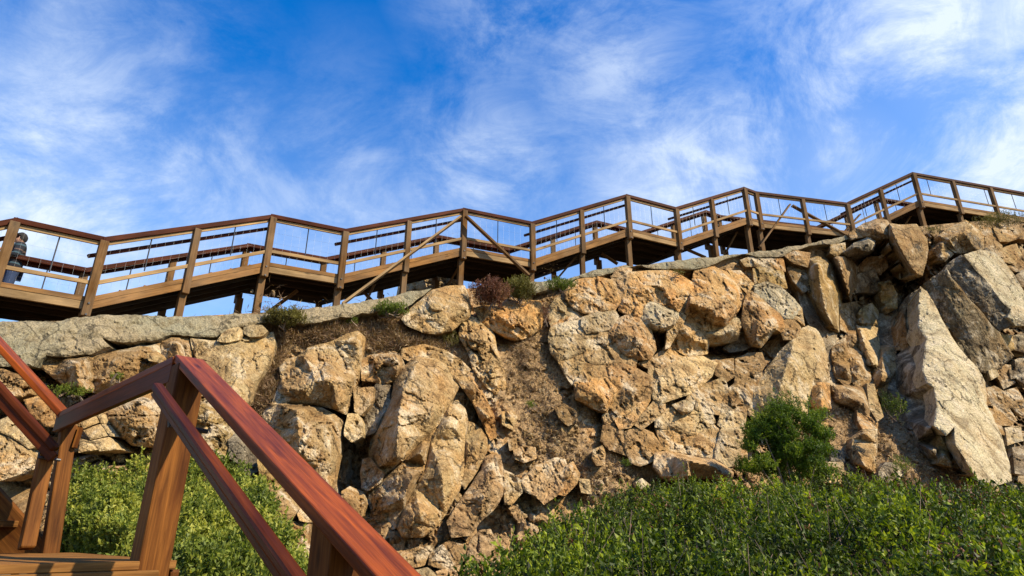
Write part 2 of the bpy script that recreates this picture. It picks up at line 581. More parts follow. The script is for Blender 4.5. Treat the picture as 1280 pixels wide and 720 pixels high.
def mk_plain(name, col, rough=0.5, metal=0.0, var=0.15):
    m, N, L, b = new_mat(name)
    geo = N.new('ShaderNodeNewGeometry')
    n = noise_node(N, L, geo.outputs['Position'], 30, 3)
    c = mixc(N, L, 1.0, col, rng_node(N, L, n, 0.3, 0.7, 1 - var, 1 + var), 'MULTIPLY')
    L.new(c, b.inputs['Base Color'])
    b.inputs['Roughness'].default_value = rough; b.inputs['Metallic'].default_value = metal
    return m


M_STEEL = mk_plain('galvanised_steel', (0.55, 0.55, 0.54), 0.45, 0.8)
M_ROD = mk_plain('dark_steel_rod', (0.05, 0.05, 0.055), 0.5, 0.6)
M_WIRE = mk_plain('galvanised_wire', (0.60, 0.58, 0.55), 0.6, 0.3)


def mk_leaf(name, c1, c2, c3, trans=0.35):
    m, N, L, b = new_mat(name)
    at = N.new('ShaderNodeAttribute'); at.attribute_name = 'tint'
    r = N.new('ShaderNodeValToRGB')
    e = r.color_ramp.elements
    e[0].position = 0.0; e[0].color = (*c1, 1)
    e[1].position = 1.0; e[1].color = (*c3, 1)
    k = e.new(0.55); k.color = (*c2, 1)
    L.new(at.outputs['Fac'], r.inputs[0])
    L.new(r.outputs[0], b.inputs['Base Color'])
    b.inputs['Roughness'].default_value = 0.55
    b.inputs['Specular IOR Level'].default_value = 0.3
    tr = N.new('ShaderNodeBsdfTranslucent')
    L.new(mixc(N, L, 1.0, r.outputs[0], (1.5, 1.5, 0.6), 'MULTIPLY'), tr.inputs['Color'])
    mx = N.new('ShaderNodeMixShader'); mx.inputs[0].default_value = trans
    L.new(b.outputs[0], mx.inputs[1]); L.new(tr.outputs[0], mx.inputs[2])
    L.new(mx.outputs[0], N['Material Output'].inputs['Surface'])
    return m


M_LEAF_R = mk_leaf('scrub_leaf', (0.0176, 0.0240, 0.0040), (0.0576, 0.0944, 0.0056), (0.29, 0.34, 0.02))
M_LEAF_L = mk_leaf('light_scrub_leaf', (0.065, 0.090, 0.015), (0.17, 0.21, 0.030), (0.40, 0.39, 0.07))
M_LEAF_T = mk_leaf('bush_leaf', (0.035, 0.060, 0.006), (0.085, 0.145, 0.010), (0.24, 0.29, 0.03))
M_LEAF_D = mk_leaf('dry_shrub_leaf', (0.10, 0.035, 0.02), (0.17, 0.065, 0.035), (0.24, 0.12, 0.05), 0.15)
M_LEAF_O = mk_leaf('olive_shrub_leaf', (0.07, 0.06, 0.012), (0.13, 0.11, 0.02), (0.20, 0.18, 0.035), 0.2)
M_LEAF_M = mk_leaf('tuft_leaf', (0.06, 0.09, 0.01), (0.14, 0.19, 0.02), (0.28, 0.30, 0.05), 0.3)
M_STRAW = mk_leaf('dry_grass', (0.13, 0.07, 0.04), (0.24, 0.15, 0.08), (0.36, 0.26, 0.14), 0.15)
M_BARK = mk_plain('twig_bark', (0.16, 0.11, 0.075), 0.9, 0, 0.4)

# ------------------------------------------------------------------ the lie of the cliff
_fx = [-500, -200, 0, 300, 500, 650, 800, 900, 1000, 1100, 1280, 1700]
_fy = [620, 610, 600, 700, 735, 720, 660, 640, 625, 622, 622, 640]
_fd = [6.6, 6.8, 6.9, 7.5, 8.7, 9.8, 11.2, 12.0, 12.6, 13.0, 13.8, 16]
_rx = [-500, -110, 20, 130, 230, 340, 430, 500, 578, 665, 720, 782, 843, 928, 1000, 1057, 1138, 1200, 1280, 1420, 1700]
_ry = [425, 408, 403, 399, 396, 390, 382, 370, 361, 355, 347, 336, 327, 320, 310, 299, 284, 278, 273, 268, 264]
_rd = [7.6, 7.7, 8.1, 8.7, 9.6, 10.6, 11.2, 12.0, 12.8, 13.5, 14.0, 14.5, 15.1, 16.2, 16.7, 17.2, 17.3, 17.9, 18.6, 20, 23]


# broad bays (+) and shoulders (-) of the cliff line, metres
RECESS = [(1098, 400, 40, 56, 1.9), (1262, 480, 26, 70, .6), (1115, 505, 22, 22, .5), (893, 434, 44, 12, .6), (660, 470, 36, 90, .25), (450, 590, 16, 60, .35)]


def cliffD(px, py):
    px = np.asarray(px, float); py = np.asarray(py, float)
    yf = np.interp(px, _fx, _fy); df = np.interp(px, _fx, _fd)
    yr = np.interp(px, _rx, _ry); dr = np.interp(px, _rx, _rd)
    t = (yf - py) / (yf - yr)
    d = df + (dr - df) * np.where(t < 0, t * 0.8, np.clip(t, 0, 1.2))
    for (x, y, rx, ry, h) in RECESS:
        d = d + h * np.exp(-((px - x) / rx) ** 2 / 2 - ((py - y) / ry) ** 2 / 2) * np.clip((1 - t) / .12, 0, 1)
    return d


# hollows (-) and swells (+): x, y, radius x, radius y, metres
HOLLOW = [(1128, 362, 20, 34, -1.1), (995, 345, 9, 45, -.7), (1008, 400, 10, 30, -.6), (900, 437, 40, 9, -.7), (840, 420, 12, 16, -.5),
          (452, 600, 12, 45, -.7), (426, 560, 8, 60, -.6), (610, 660, 14, 16, -.5), (850, 603, 40, 10, -.6), (630, 420, 10, 12, -.5),
          (560, 415, 10, 14, -.35), (640, 500, 40, 60, .15), (600, 520, 10, 20, -.4), (75, 470, 20, 15, -.3), (155, 428, 40, 5, -.4),
          (1090, 330, 14, 30, -.5), (1050, 345, 8, 25, -.5),
          (1115, 500, 14, 20, -.6), (700, 540, 12, 20, .2), (1090, 590, 60, 22, .4), (380, 300, 1, 1, 0), (310, 560, 20, 40, -.3),
          (540, 470, 60, 40, .15), (545, 600, 60, 50, .2), (760, 520, 10, 14, -.4), (1055, 420, 12, 50, -.2)]
SOIL = [(655, 440, 22, 40, .75), (665, 500, 38, 55, .62), (700, 560, 35, 40, .55), (760, 605, 60, 26, .8), (342, 470, 16, 60, 1.1), (400, 402, 70, 18, 1.1),
        (470, 402, 70, 22, 1), (530, 428, 30, 12, .8), (1085, 530, 45, 40, 1), (1150, 585, 70, 30, 1.1), (1200, 280, 70, 12, 1), (1085, 292, 30, 16, 1),
        (140, 470, 60, 12, .8), (740, 340, 60, 8, 1), (640, 380, 30, 12, .9), (880, 330, 80, 7, .8), (690, 380, 8, 40, .8), (1160, 330, 10, 30, .5)]
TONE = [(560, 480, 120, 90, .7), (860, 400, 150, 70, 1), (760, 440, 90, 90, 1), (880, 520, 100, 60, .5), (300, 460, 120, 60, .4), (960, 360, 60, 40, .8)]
SHADE_TONE = [(1080, 380, 70, 90, 1), (1150, 470, 80, 100, .7), (1250, 480, 50, 120, 1), (60, 500, 60, 50, .3), (440, 540, 40, 70, .5)]  # shadowed recess and clefts, painted as darker rock colour


def gsum(lst, px, py):
    s = np.zeros_like(px)
    for (x, y, rx, ry, h) in lst:
        s = s + h * np.exp(-((px - x) / rx) ** 2 / 2 - ((py - y) / ry) ** 2 / 2)
    return s


def base_relief(px, py):
    D = cliffD(px, py)
    P = Wn(px, py, D)
    soil = np.clip(gsum(SOIL, px, py), 0, 1)
    Q = P + 0.22 * np.stack([fbm(P, 1.4, 3, 5), fbm(P, 1.4, 3, 6), fbm(P, 1.4, 3, 7)], -1)
    f1, e1 = facets(Q * np.array([1, 1, .75]), 1.25, 11, 0.9)
    f2, e2 = facets(Q, 3.4, 23, 0.8)
    Qc = np.stack([Q[:, 0] * .94 + Q[:, 2] * .34, Q[:, 1], (Q[:, 2] * .94 - Q[:, 0] * .34) * .34], -1)
    f3, e3 = facets(Qc, 2.1, 57, 1.1)
    wc = 1 / (1 + np.exp(-(px - 1035) / 12))
    rock = (0.26 * f1 - 0.16 * np.exp(-(e1 / 0.055) ** 2)) * (1 - wc) + wc * (0.42 * f3 - 0.30 * np.exp(-(e3 / 0.07) ** 2)) + 0.085 * f2 - 0.05 * np.exp(-(e2 / 0.06) ** 2)
    _r = 0.26 * f1 + 0.085 * f2 - 0.16 * np.exp(-(e1 / 0.055) ** 2) - 0.05 * np.exp(-(e2 / 0.06) ** 2)
    g1_, ge = facets(Q, 3.0, 91, 0.9)
    g2_, ge2 = facets(Q, 7.5, 93, 0.9)
    dirt = 0.13 * fbm(P, 1.2, 4, 31) + 0.05 * fbm(P, 7, 3, 33) + 0.10 * g1_ + 0.045 * g2_ - 0.05 * np.exp(-(ge / .07) ** 2)
    lump, el = facets(Q, 5.5, 71, 0.5)
    dirt = dirt + np.where(_hash((Q[:, 0] * 0).astype(np.int64), np.floor(Q[:, 0] * 5.5).astype(np.int64), np.floor(Q[:, 2] * 5.5).astype(np.int64), 3) > .7, 0.05 * lump, 0)
    h = rock * (1 - soil) + dirt * soil + gsum(HOLLOW, px, py) - 0.10 - 0.14 * (1 - soil) + 0.03 * fbm(P, 9, 3, 41)
    return h, soil


def mk_cliff_mat():
    m, N, L, b = new_mat('cliff_rock_and_soil')
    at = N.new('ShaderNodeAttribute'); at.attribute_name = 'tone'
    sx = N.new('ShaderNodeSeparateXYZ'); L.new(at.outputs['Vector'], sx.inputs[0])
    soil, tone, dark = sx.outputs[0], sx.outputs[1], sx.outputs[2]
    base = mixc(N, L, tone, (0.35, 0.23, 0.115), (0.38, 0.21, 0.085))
    base = mixc(N, L, dark, base, (0.17, 0.12, 0.065))  # shade of the recesses mixed into the base colour
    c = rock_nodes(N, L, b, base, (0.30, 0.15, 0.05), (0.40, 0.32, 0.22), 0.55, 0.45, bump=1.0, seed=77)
    geo = N.new('ShaderNodeNewGeometry'); P = geo.outputs['Position']
    g1 = noise_node(N, L, P, 3.0, 5, 0.7, 0.5)
    g2 = noise_node(N, L, P, 20, 5, 0.75, 0.3)
    s = mixc(N, L, rng_node(N, L, g1, 0.38, 0.62), (0.22, 0.135, 0.065), (0.44, 0.29, 0.15))
    s = mixc(N, L, 1.0, s, rng_node(N, L, g2, 0.35, 0.65, 0.6, 1.3), 'MULTIPLY')
    sm = mathn(N, L, 'ADD', soil, rng_node(N, L, g1, 0.3, 0.7, -0.25, 0.25), clamp=True)
    sm = rng_node(N, L, sm, 0.35, 0.6)
    L.new(mixc(N, L, sm, c, s), b.inputs['Base Color'])
    return m


M_CLIFF = mk_cliff_mat()


def build_cliff():
    xs = np.arange(-330, 1560, 2.8)
    nr = 138
    ts = np.linspace(0, 1, nr)
    X, T = np.meshgrid(xs, ts)
    yf = np.interp(X, _fx, _fy); yr = np.interp(X, _rx, _ry)
    PY = yf + (yr - yf) * T
    px, py = X.ravel(), PY.ravel()
    h, soil = base_relief(px, py)
    edge = np.clip((1 - T.ravel()) / 0.06, 0, 1)
    h = h * (0.35 + 0.65 * edge)
    P = Wn(px, py, cliffD(px, py) - h)
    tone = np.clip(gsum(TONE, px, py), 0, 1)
    dark = np.clip(gsum(SHADE_TONE, px, py), 0, 1)
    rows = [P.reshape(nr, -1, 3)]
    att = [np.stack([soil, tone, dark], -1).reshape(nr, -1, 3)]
    rim = rows[0][-1]
    # plateau behind the rim, then the island falls away
    for dy, dz in ((0.15, -0.02), (0.5, -0.02), (1.2, -0.05), (2.5, -.1), (6, -0.3), (14, -0.6), (40, -3), (70, -16)):
        q = rim.copy(); q[:, 1] += dy; q[:, 2] += dz
        Q = q.copy()
        q[:, 2] += 0.03 * fbm(Q, 1.5, 3, 3)
        rows.append(q[None]); a = att[0][-1:].copy(); a[..., 0] = 1; att.append(a)
    # slope running out at the foot towards the viewer
    foot = rows[0][0]
    pre, pa = [], []
    for k, (f, dz) in enumerate(((2.5, -1.0), (1.4, -0.6), (0.7, -0.35), (0.3, -0.15))):
        q = foot.copy(); q[:, 1] -= f; q[:, 2] = np.maximum(q[:, 2] + dz * 1.2, -0.5)
        q[:, 2] += 0.04 * fbm(q, 1.1, 3, 9)
        pre.append(q[None]); a = att[0][:1].copy(); a[..., 0] = 1; pa.append(a)
    G = np.concatenate(pre + rows, 0); A = np.concatenate(pa + att, 0)
    n, mcols = G.shape[:2]
    idx = np.arange(n * mcols).reshape(n, mcols)
    F = np.stack([idx[:-1, :-1], idx[:-1, 1:], idx[1:, 1:], idx[1:, :-1]], -1).reshape(-1, 4)
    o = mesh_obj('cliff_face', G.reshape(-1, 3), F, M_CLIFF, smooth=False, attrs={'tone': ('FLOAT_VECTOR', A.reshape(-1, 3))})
    tag(o, 'jointed granite cliff with gullies of brown soil', 'cliff', kind='structure')


build_cliff()


# ------------------------------------------------------------------ ground under the scrub, out to the horizon
def canopyR(X, Y):
    """top of the right-hand scrub, metres above the eye"""
    P = np.stack([X, Y, X * 0], -1)
    z = -0.27 + 0.147 * (Y - 4.0) + 0.20 * fbm(P, 0.9, 3, 51) + 0.14 * fbm(P, 2.4, 2, 52)
    edge = X - (-0.80 + 0.275 * (Y - 4.0))
    z = z - 0.55 * np.exp(-np.clip(edge, -0.2, 9) / 0.30) - 0.05 * np.clip(2.2 - edge, 0, 2.2) * .3
    z = z - 0.12 * np.exp(-((X - (Y * .05 + .9)) / 0.8) ** 2) - 0.035 * np.clip(X - 3, 0, 9)
    return z


def canopyL(X, Y):
    P = np.stack([X, Y, X * 0], -1)
    return -0.30 + 0.345 * (Y - 4.4) + 0.13 * fbm(P, 1.3, 3, 61) + 0.09 * fbm(P, 3.6, 2, 62)


def build_ground():
    m, N, L, b = new_mat('ground_soil')
    geo = N.new('ShaderNodeNewGeometry'); P = geo.outputs['Position']
    g1 = noise_node(N, L, P, 1.5, 6, 0.7, 0.5)
    g2 = noise_node(N, L, P, 14, 4, 0.7)
    c = mixc(N, L, rng_node(N, L, g1, 0.35, 0.65), (0.07, 0.045, 0.022), (0.17, 0.105, 0.055))
    c = mixc(N, L, 1.0, c, rng_node(N, L, g2, 0.3, 0.7, 0.6, 1.3), 'MULTIPLY')
    L.new(c, b.inputs['Base Color']); b.inputs['Roughness'].default_value = 0.95
    ys = np.concatenate([[-900, -300, -80, -20, -6], np.arange(-2, 13.6, 0.28), [15, 18]])
    xs = np.concatenate([[-900, -300, -90, -40, -22, -16], np.arange(-13, 20, 0.33), [22, 28, 45, 90, 300, 900]])
    X, Y = np.meshgrid(xs, ys)
    x, y = X.ravel(), Y.ravel()
    zr = canopyR(x, np.clip(y, 2, 10)) - 0.55
    zl = canopyL(x, np.clip(y, 4.2, 7)) - 0.45
    w = 1 / (1 + np.exp(-(x - (-0.9 + 0.05 * y)) / 0.4))
    z = zr * w + zl * (1 - w) + EYE
    lo = -0.5
    # under the stairs and towards the viewer the ground stays low
    fade = np.clip((y - 1.5) / 3.0, 0, 1)
    z = lo + (z - lo) * fade
    z = np.where(y > 13.5, -0.6, z)
    z = np.where((np.abs(x) > 21), lo, z)
    st = np.exp(-(((x + 2.2) / 1.5) ** 2 + ((y - 3.2) / 1.5) ** 2))
    z = z - 1.0 * st
    lowz = np.minimum(z, -0.75 + 0.11 * np.clip(y - 4, 0, 9))
    wl = np.clip((x + 3.0) / 1.3, 0, 1) * np.clip((0.9 + .1 * y - x) / .5, 0, 1)
    wl = wl * wl * (3 - 2 * wl)
    z = z + (lowz - z) * wl
    P3 = np.stack([x, y, z], -1)
    z = z + 0.04 * fbm(P3, 1.3, 3, 81) * (np.abs(x) < 20)
    idx = np.arange(X.size).reshape(X.shape)
    F = np.stack([idx[:-1, :-1], idx[:-1, 1:], idx[1:, 1:], idx[1:, :-1]], -1).reshape(-1, 4)
    o = mesh_obj('ground', np.stack([x, y, z], -1), F, m, smooth=True)
    tag(o, 'brown soil below the scrub', 'ground', kind='structure')
    # far sheet of ground to the horizon
    bm_V = [(-4000, -4000, -0.7), (4000, -4000, -0.7), (4000, 4000, -0.7), (-4000, 4000, -0.7)]
    o = mesh_obj('ground_far', bm_V, [(0, 1, 2, 3)], m)
    tag(o, 'flat ground out to the horizon', 'ground', kind='structure')


build_ground()


# ------------------------------------------------------------------ rocks
def densify(poly, step, rough, seed):
    """polygon outline with small irregularities"""
    r = random.Random(seed)
    out = []
    n = len(poly)
    for i in range(n):
        a = poly[i]; b = poly[(i + 1) % n]
        L = math.hypot(b[0] - a[0], b[1] - a[1])
        k = max(1, int(round(L / step)))
        # midpoint displacement
        off = [0.0] * (k + 1)

        def md(lo, hi, amp):
            if hi - lo < 2: return
            mid = (lo + hi) // 2
            off[mid] = (off[lo] + off[hi]) / 2 + r.uniform(-amp, amp)
            md(lo, mid, amp * .55); md(mid, hi, amp * .55)
        md(0, k, rough * L * 0.5)
        nx, ny = (-(b[1] - a[1]) / max(L, 1e-6), (b[0] - a[0]) / max(L, 1e-6))
        for j in range(k):
            t = j / k
            h = a[2] + (b[2] - a[2]) * t
            out.append((a[0] + (b[0] - a[0]) * t + nx * off[j], a[1] + (b[1] - a[1]) * t + ny * off[j], h))
    return out


def soften(poly, it=1, f=0.18):
    f = f * 0.3
    """cut polygon corners a little"""
    for _ in range(it):
        o = []
        n = len(poly)
        for i in range(n):
            a, b = poly[i], poly[(i + 1) % n]
            o.append(tuple(a[k] * (1 - f) + b[k] * f for k in range(3)))
            o.append(tuple(a[k] * f + b[k] * (1 - f) for k in range(3)))
        poly = o
    return poly


def poly_dist(px, py, poly):
    d = np.full(px.shape, 1e9)
    n = len(poly)
    for i in range(n):
        ax, ay = poly[i][:2]; bx, by = poly[(i + 1) % n][:2]
        vx, vy = bx - ax, by - ay
        l2 = vx * vx + vy * vy + 1e-9
        t = np.clip(((px - ax) * vx + (py - ay) * vy) / l2, 0, 1)
        d = np.minimum(d, np.hypot(px - ax - t * vx, py - ay - t * vy))
    return d


ROCK_N = [0]
SHRINK = 0.0


def rock(label, mat, pts, ctrl=None, h0=0.10, dome=None, tilt=(0, 0), rough=0.06, step=2.1, rel=1.0, deep=0.5,
         name='boulder', cat='boulder', group=None, soft=0.16, flat=False, D0=None, material=None, bevel=None, grow=1.3):
    """pts: surveyed outline (photo px); heights are metres of relief towards the viewer over the cliff surface"""
    ROCK_N[0] += 1
    seed = ROCK_N[0]
    P0 = [(p[0], p[1], p[2] if len(p) > 2 else None) for p in pts]
    P0 = [(x, y, h0 if h is None else h) for x, y, h in P0]
    cx = sum(p[0] for p in P0) / len(P0); cy = sum(p[1] for p in P0) / len(P0)
    area = 0.5 * sum(P0[i][0] * P0[(i + 1) % len(P0)][1] - P0[(i + 1) % len(P0)][0] * P0[i][1] for i in range(len(P0)))
    if area < 0:
        P0 = P0[::-1]
    size = math.sqrt(abs(area))
    mpp = float(cliffD(cx, cy)) / FPX          # metres per pixel, about
    if dome is None:
        dome = min(0.12, 0.08 * size * mpp)
    if bevel is None:
        bevel = min(0.035, 0.04 * size * mpp)
    if grow:
        g_ = []
        m_ = len(P0)
        for i in range(m_):
            a, b_, c_ = P0[i - 1], P0[i], P0[(i + 1) % m_]
            t1 = (b_[0] - a[0], b_[1] - a[1]); t2 = (c_[0] - b_[0], c_[1] - b_[1])
            l1 = math.hypot(*t1) + 1e-6; l2 = math.hypot(*t2) + 1e-6
            nx = t1[1] / l1 + t2[1] / l2; ny = -t1[0] / l1 - t2[0] / l2
            ln_ = math.hypot(nx, ny) + 1e-6
            g_.append((b_[0] + nx / ln_ * grow, b_[1] + ny / ln_ * grow, b_[2]))
        P0 = g_
    base_pts = soften(P0, 1, soft)
    out = densify(base_pts, step, rough, seed)
    n = len(out)
    xs0 = min(p[0] for p in out); xs1 = max(p[0] for p in out); ys0 = min(p[1] for p in out); ys1 = max(p[1] for p in out)
    gx, gy = np.meshgrid(np.arange(xs0, xs1, step), np.arange(ys0, ys1, step * 0.87))
    gx[1::2] += step / 2
    r = np.random.default_rng(seed)
    gx = (gx + r.uniform(-.25, .25, gx.shape) * step).ravel(); gy = (gy + r.uniform(-.25, .25, gy.shape) * step).ravel()
    ox = np.array([p[0] for p in out]); oy = np.array([p[1] for p in out])
    # inside test
    ins = np.zeros(gx.shape, bool)
    j = n - 1
    for i in range(n):
        c = ((oy[i] > gy) != (oy[j] > gy)) & (gx < (ox[j] - ox[i]) * (gy - oy[i]) / (oy[j] - oy[i] + 1e-12) + ox[i])
        ins ^= c
        j = i
    gx, gy = gx[ins], gy[ins]
    d = poly_dist(gx, gy, out)
    k = d > step * 0.55
    gx, gy, d = gx[k], gy[k], d[k]
    verts = [Vector((p[0], p[1])) for p in out] + [Vector((a, b)) for a, b in zip(gx, gy)]
    res = delaunay_2d_cdt(verts, [(i, (i + 1) % n) for i in range(n)], [list(range(n))], 1, 1e-4)
    vv = res[0]; ff = [list(f) for f in res[2]]
    vx = np.array([v[0] for v in vv]); vy = np.array([v[1] for v in vv])
    dd = poly_dist(vx, vy, out)
    onedge = dd < 1e-3
    # control surface (piecewise planar between the surveyed points)
    # outline heights
    hb = np.zeros(len(vx))
    cv = [Vector((p[0], p[1])) for p in P0]; ch = [p[2] for p in P0]
    nb = len(cv)
    if ctrl:
        for c in ctrl:
            cv.append(Vector((c[0], c[1]))); ch.append(c[2])
    else:
        cv.append(Vector((cx, cy))); ch.append(h0 + dome * 0.6)
    tri = delaunay_2d_cdt(cv, [(i, (i + 1) % nb) for i in range(nb)], [], 0, 1e-4)
    tv = tri[0]; orig = tri[3]
    th = [sum(ch[q] for q in o_) / len(o_) if len(o_) else h0 for o_ in orig]
    hb[:] = np.nan
    for f in tri[2]:
        a, b2, c = f[0], f[1], f[2]
        x0, y0 = tv[a]; x1, y1 = tv[b2]; x2, y2 = tv[c]
        den = (y1 - y2) * (x0 - x2) + (x2 - x1) * (y0 - y2)
        if abs(den) < 1e-9: continue
        l0 = ((y1 - y2) * (vx - x2) + (x2 - x1) * (vy - y2)) / den
        l1 = ((y2 - y0) * (vx - x2) + (x0 - x2) * (vy - y2)) / den
        l2 = 1 - l0 - l1
        mk = (l0 > -1e-6) & (l1 > -1e-6) & (l2 > -1e-6) & np.isnan(hb)
        hb[mk] = (l0 * th[a] + l1 * th[b2] + l2 * th[c])[mk]
    bad = np.isnan(hb)
    if bad.any():
        tvx = np.array([v[0] for v in tv]); tvy = np.array([v[1] for v in tv]); tha = np.array(th)
        for i in np.where(bad)[0]:
            w = 1 / (np.hypot(tvx - vx[i], tvy - vy[i]) ** 2 + 4)
            hb[i] = (w * tha).sum() / w.sum()
    h = hb
    dm = dd * mpp
    h = h + dome * 0.5 * (1 - np.exp(-dm / (0.35 * size * mpp + 1e-6))) + bevel * np.clip(np.sqrt(np.clip(dm / (bevel * 1.1), 0, 1)), 0, 1) - bevel * 0.6
    h = h + tilt[0] * (vx - cx) * mpp + tilt[1] * (cy - vy) * mpp
    D = cliffD(vx, vy) if D0 is None else np.full(vx.shape, float(D0))
    P = Wn(vx, vy, D)
    Q = P + 0.10 * np.stack([fbm(P, 2.2, 3, 5), fbm(P, 2.2, 3, 6), fbm(P, 2.2, 3, 7)], -1) + seed * 3.3
    rampe = np.clip(dm / 0.10, 0.2, 1)
    if not flat:
        f1, e1 = facets(Q, 1.8, 101, 0.85)
        f2, e2 = facets(Q, 5.0, 103, 0.9)
        h = h + rel * rampe * (0.115 * f1 + 0.045 * f2 - 0.05 * np.exp(-(e1 / 0.05) ** 2)
                               - 0.016 * np.exp(-(e2 / 0.06) ** 2))
    if not flat:
        f4, e4 = facets(Q, 10.0, 107, 0.9)
        h = h + rel * rampe * (0.016 * f4 - 0.010 * np.exp(-(e4 / 0.08) ** 2))
    h = h + rel * (0.020 * fbm(P + seed, 5, 3, 201) + 0.012 * fbm(P, 19, 2, 207))
    V = Wn(vx, vy, D - h)
    # boundary loop for the skirt that closes the back
    ec = {}
    for f in ff:
        for a, b2 in zip(f, f[1:] + f[:1]):
            ec[(a, b2)] = ec.get((a, b2), 0) + 1
    bd = [(a, b2) for (a, b2) in ec if (b2, a) not in ec]
    nv = len(V)
    bidx = sorted({a for e in bd for a in e})
    mp = {v: nv + i for i, v in enumerate(bidx)}
    B = V[bidx]
    back = B.copy()
    f_ = (B[:, 1] + deep) / B[:, 1]
    ray = np.stack([B[:, 0] * f_, B[:, 1] * f_, EYE + (B[:, 2] - EYE) * f_], -1)
    st = B.copy(); st[:, 1] += deep
    ctr = V.mean(0)
    back = ray * 0.35 + st * 0.65
    back[:, 0] += (ctr[0] - back[:, 0]) * 0.10
    back[:, 2] += (ctr[2] - back[:, 2]) * 0.10
    if D0 is None and not flat:
        pass
    bc = len(V) + len(back)
    VV = np.concatenate([V, back, [back.mean(0)]], 0)
    # face winding: photo px with y down
    F = [tuple(f) for f in ff]
    for a, b2 in bd:
        F.append((b2, a, mp[a], mp[b2]))
        F.append((mp[b2], mp[a], bc))
    # make outward
    v0 = VV[F[0][0]]; nrm = np.cross(VV[F[0][1]] - v0, VV[F[0][2]] - v0)
    if nrm[1] > 0:
        F = [tuple(reversed(f)) for f in F]
    o = mesh_obj(name, VV, F, material or ROCKM[mat], origin=tuple(VV.mean(0)))
    if group is None:
        group = {'boulder': 'boulders lodged in the granite cliff', 'rock': 'rocks jointed into the granite cliff',
                 'retaining wall': 'concrete ledges along the cliff top'}.get(cat)
    tag(o, label, cat, group)
    return o


def Z(x0, y0, *p):
    """survey sheet coordinates (quarter pixels from a corner) to photo pixels"""
    return [((q[0] / 4 + x0), (q[1] / 4 + y0)) + tuple(q[2:]) for q in p]


def A_(*p): return Z(0, 380, *p)
def B_(*p): return Z(240, 370, *p)
def C_(*p): return Z(240, 540, *p)
def D_(*p): return Z(480, 340, *p)
def E_(*p): return Z(480, 500, *p)
def F_(*p): return Z(680, 310, *p)
def G_(*p): return Z(680, 460, *p)
def H_(*p): return Z(960, 260, *p)
def I_(*p): return Z(960, 430, *p)


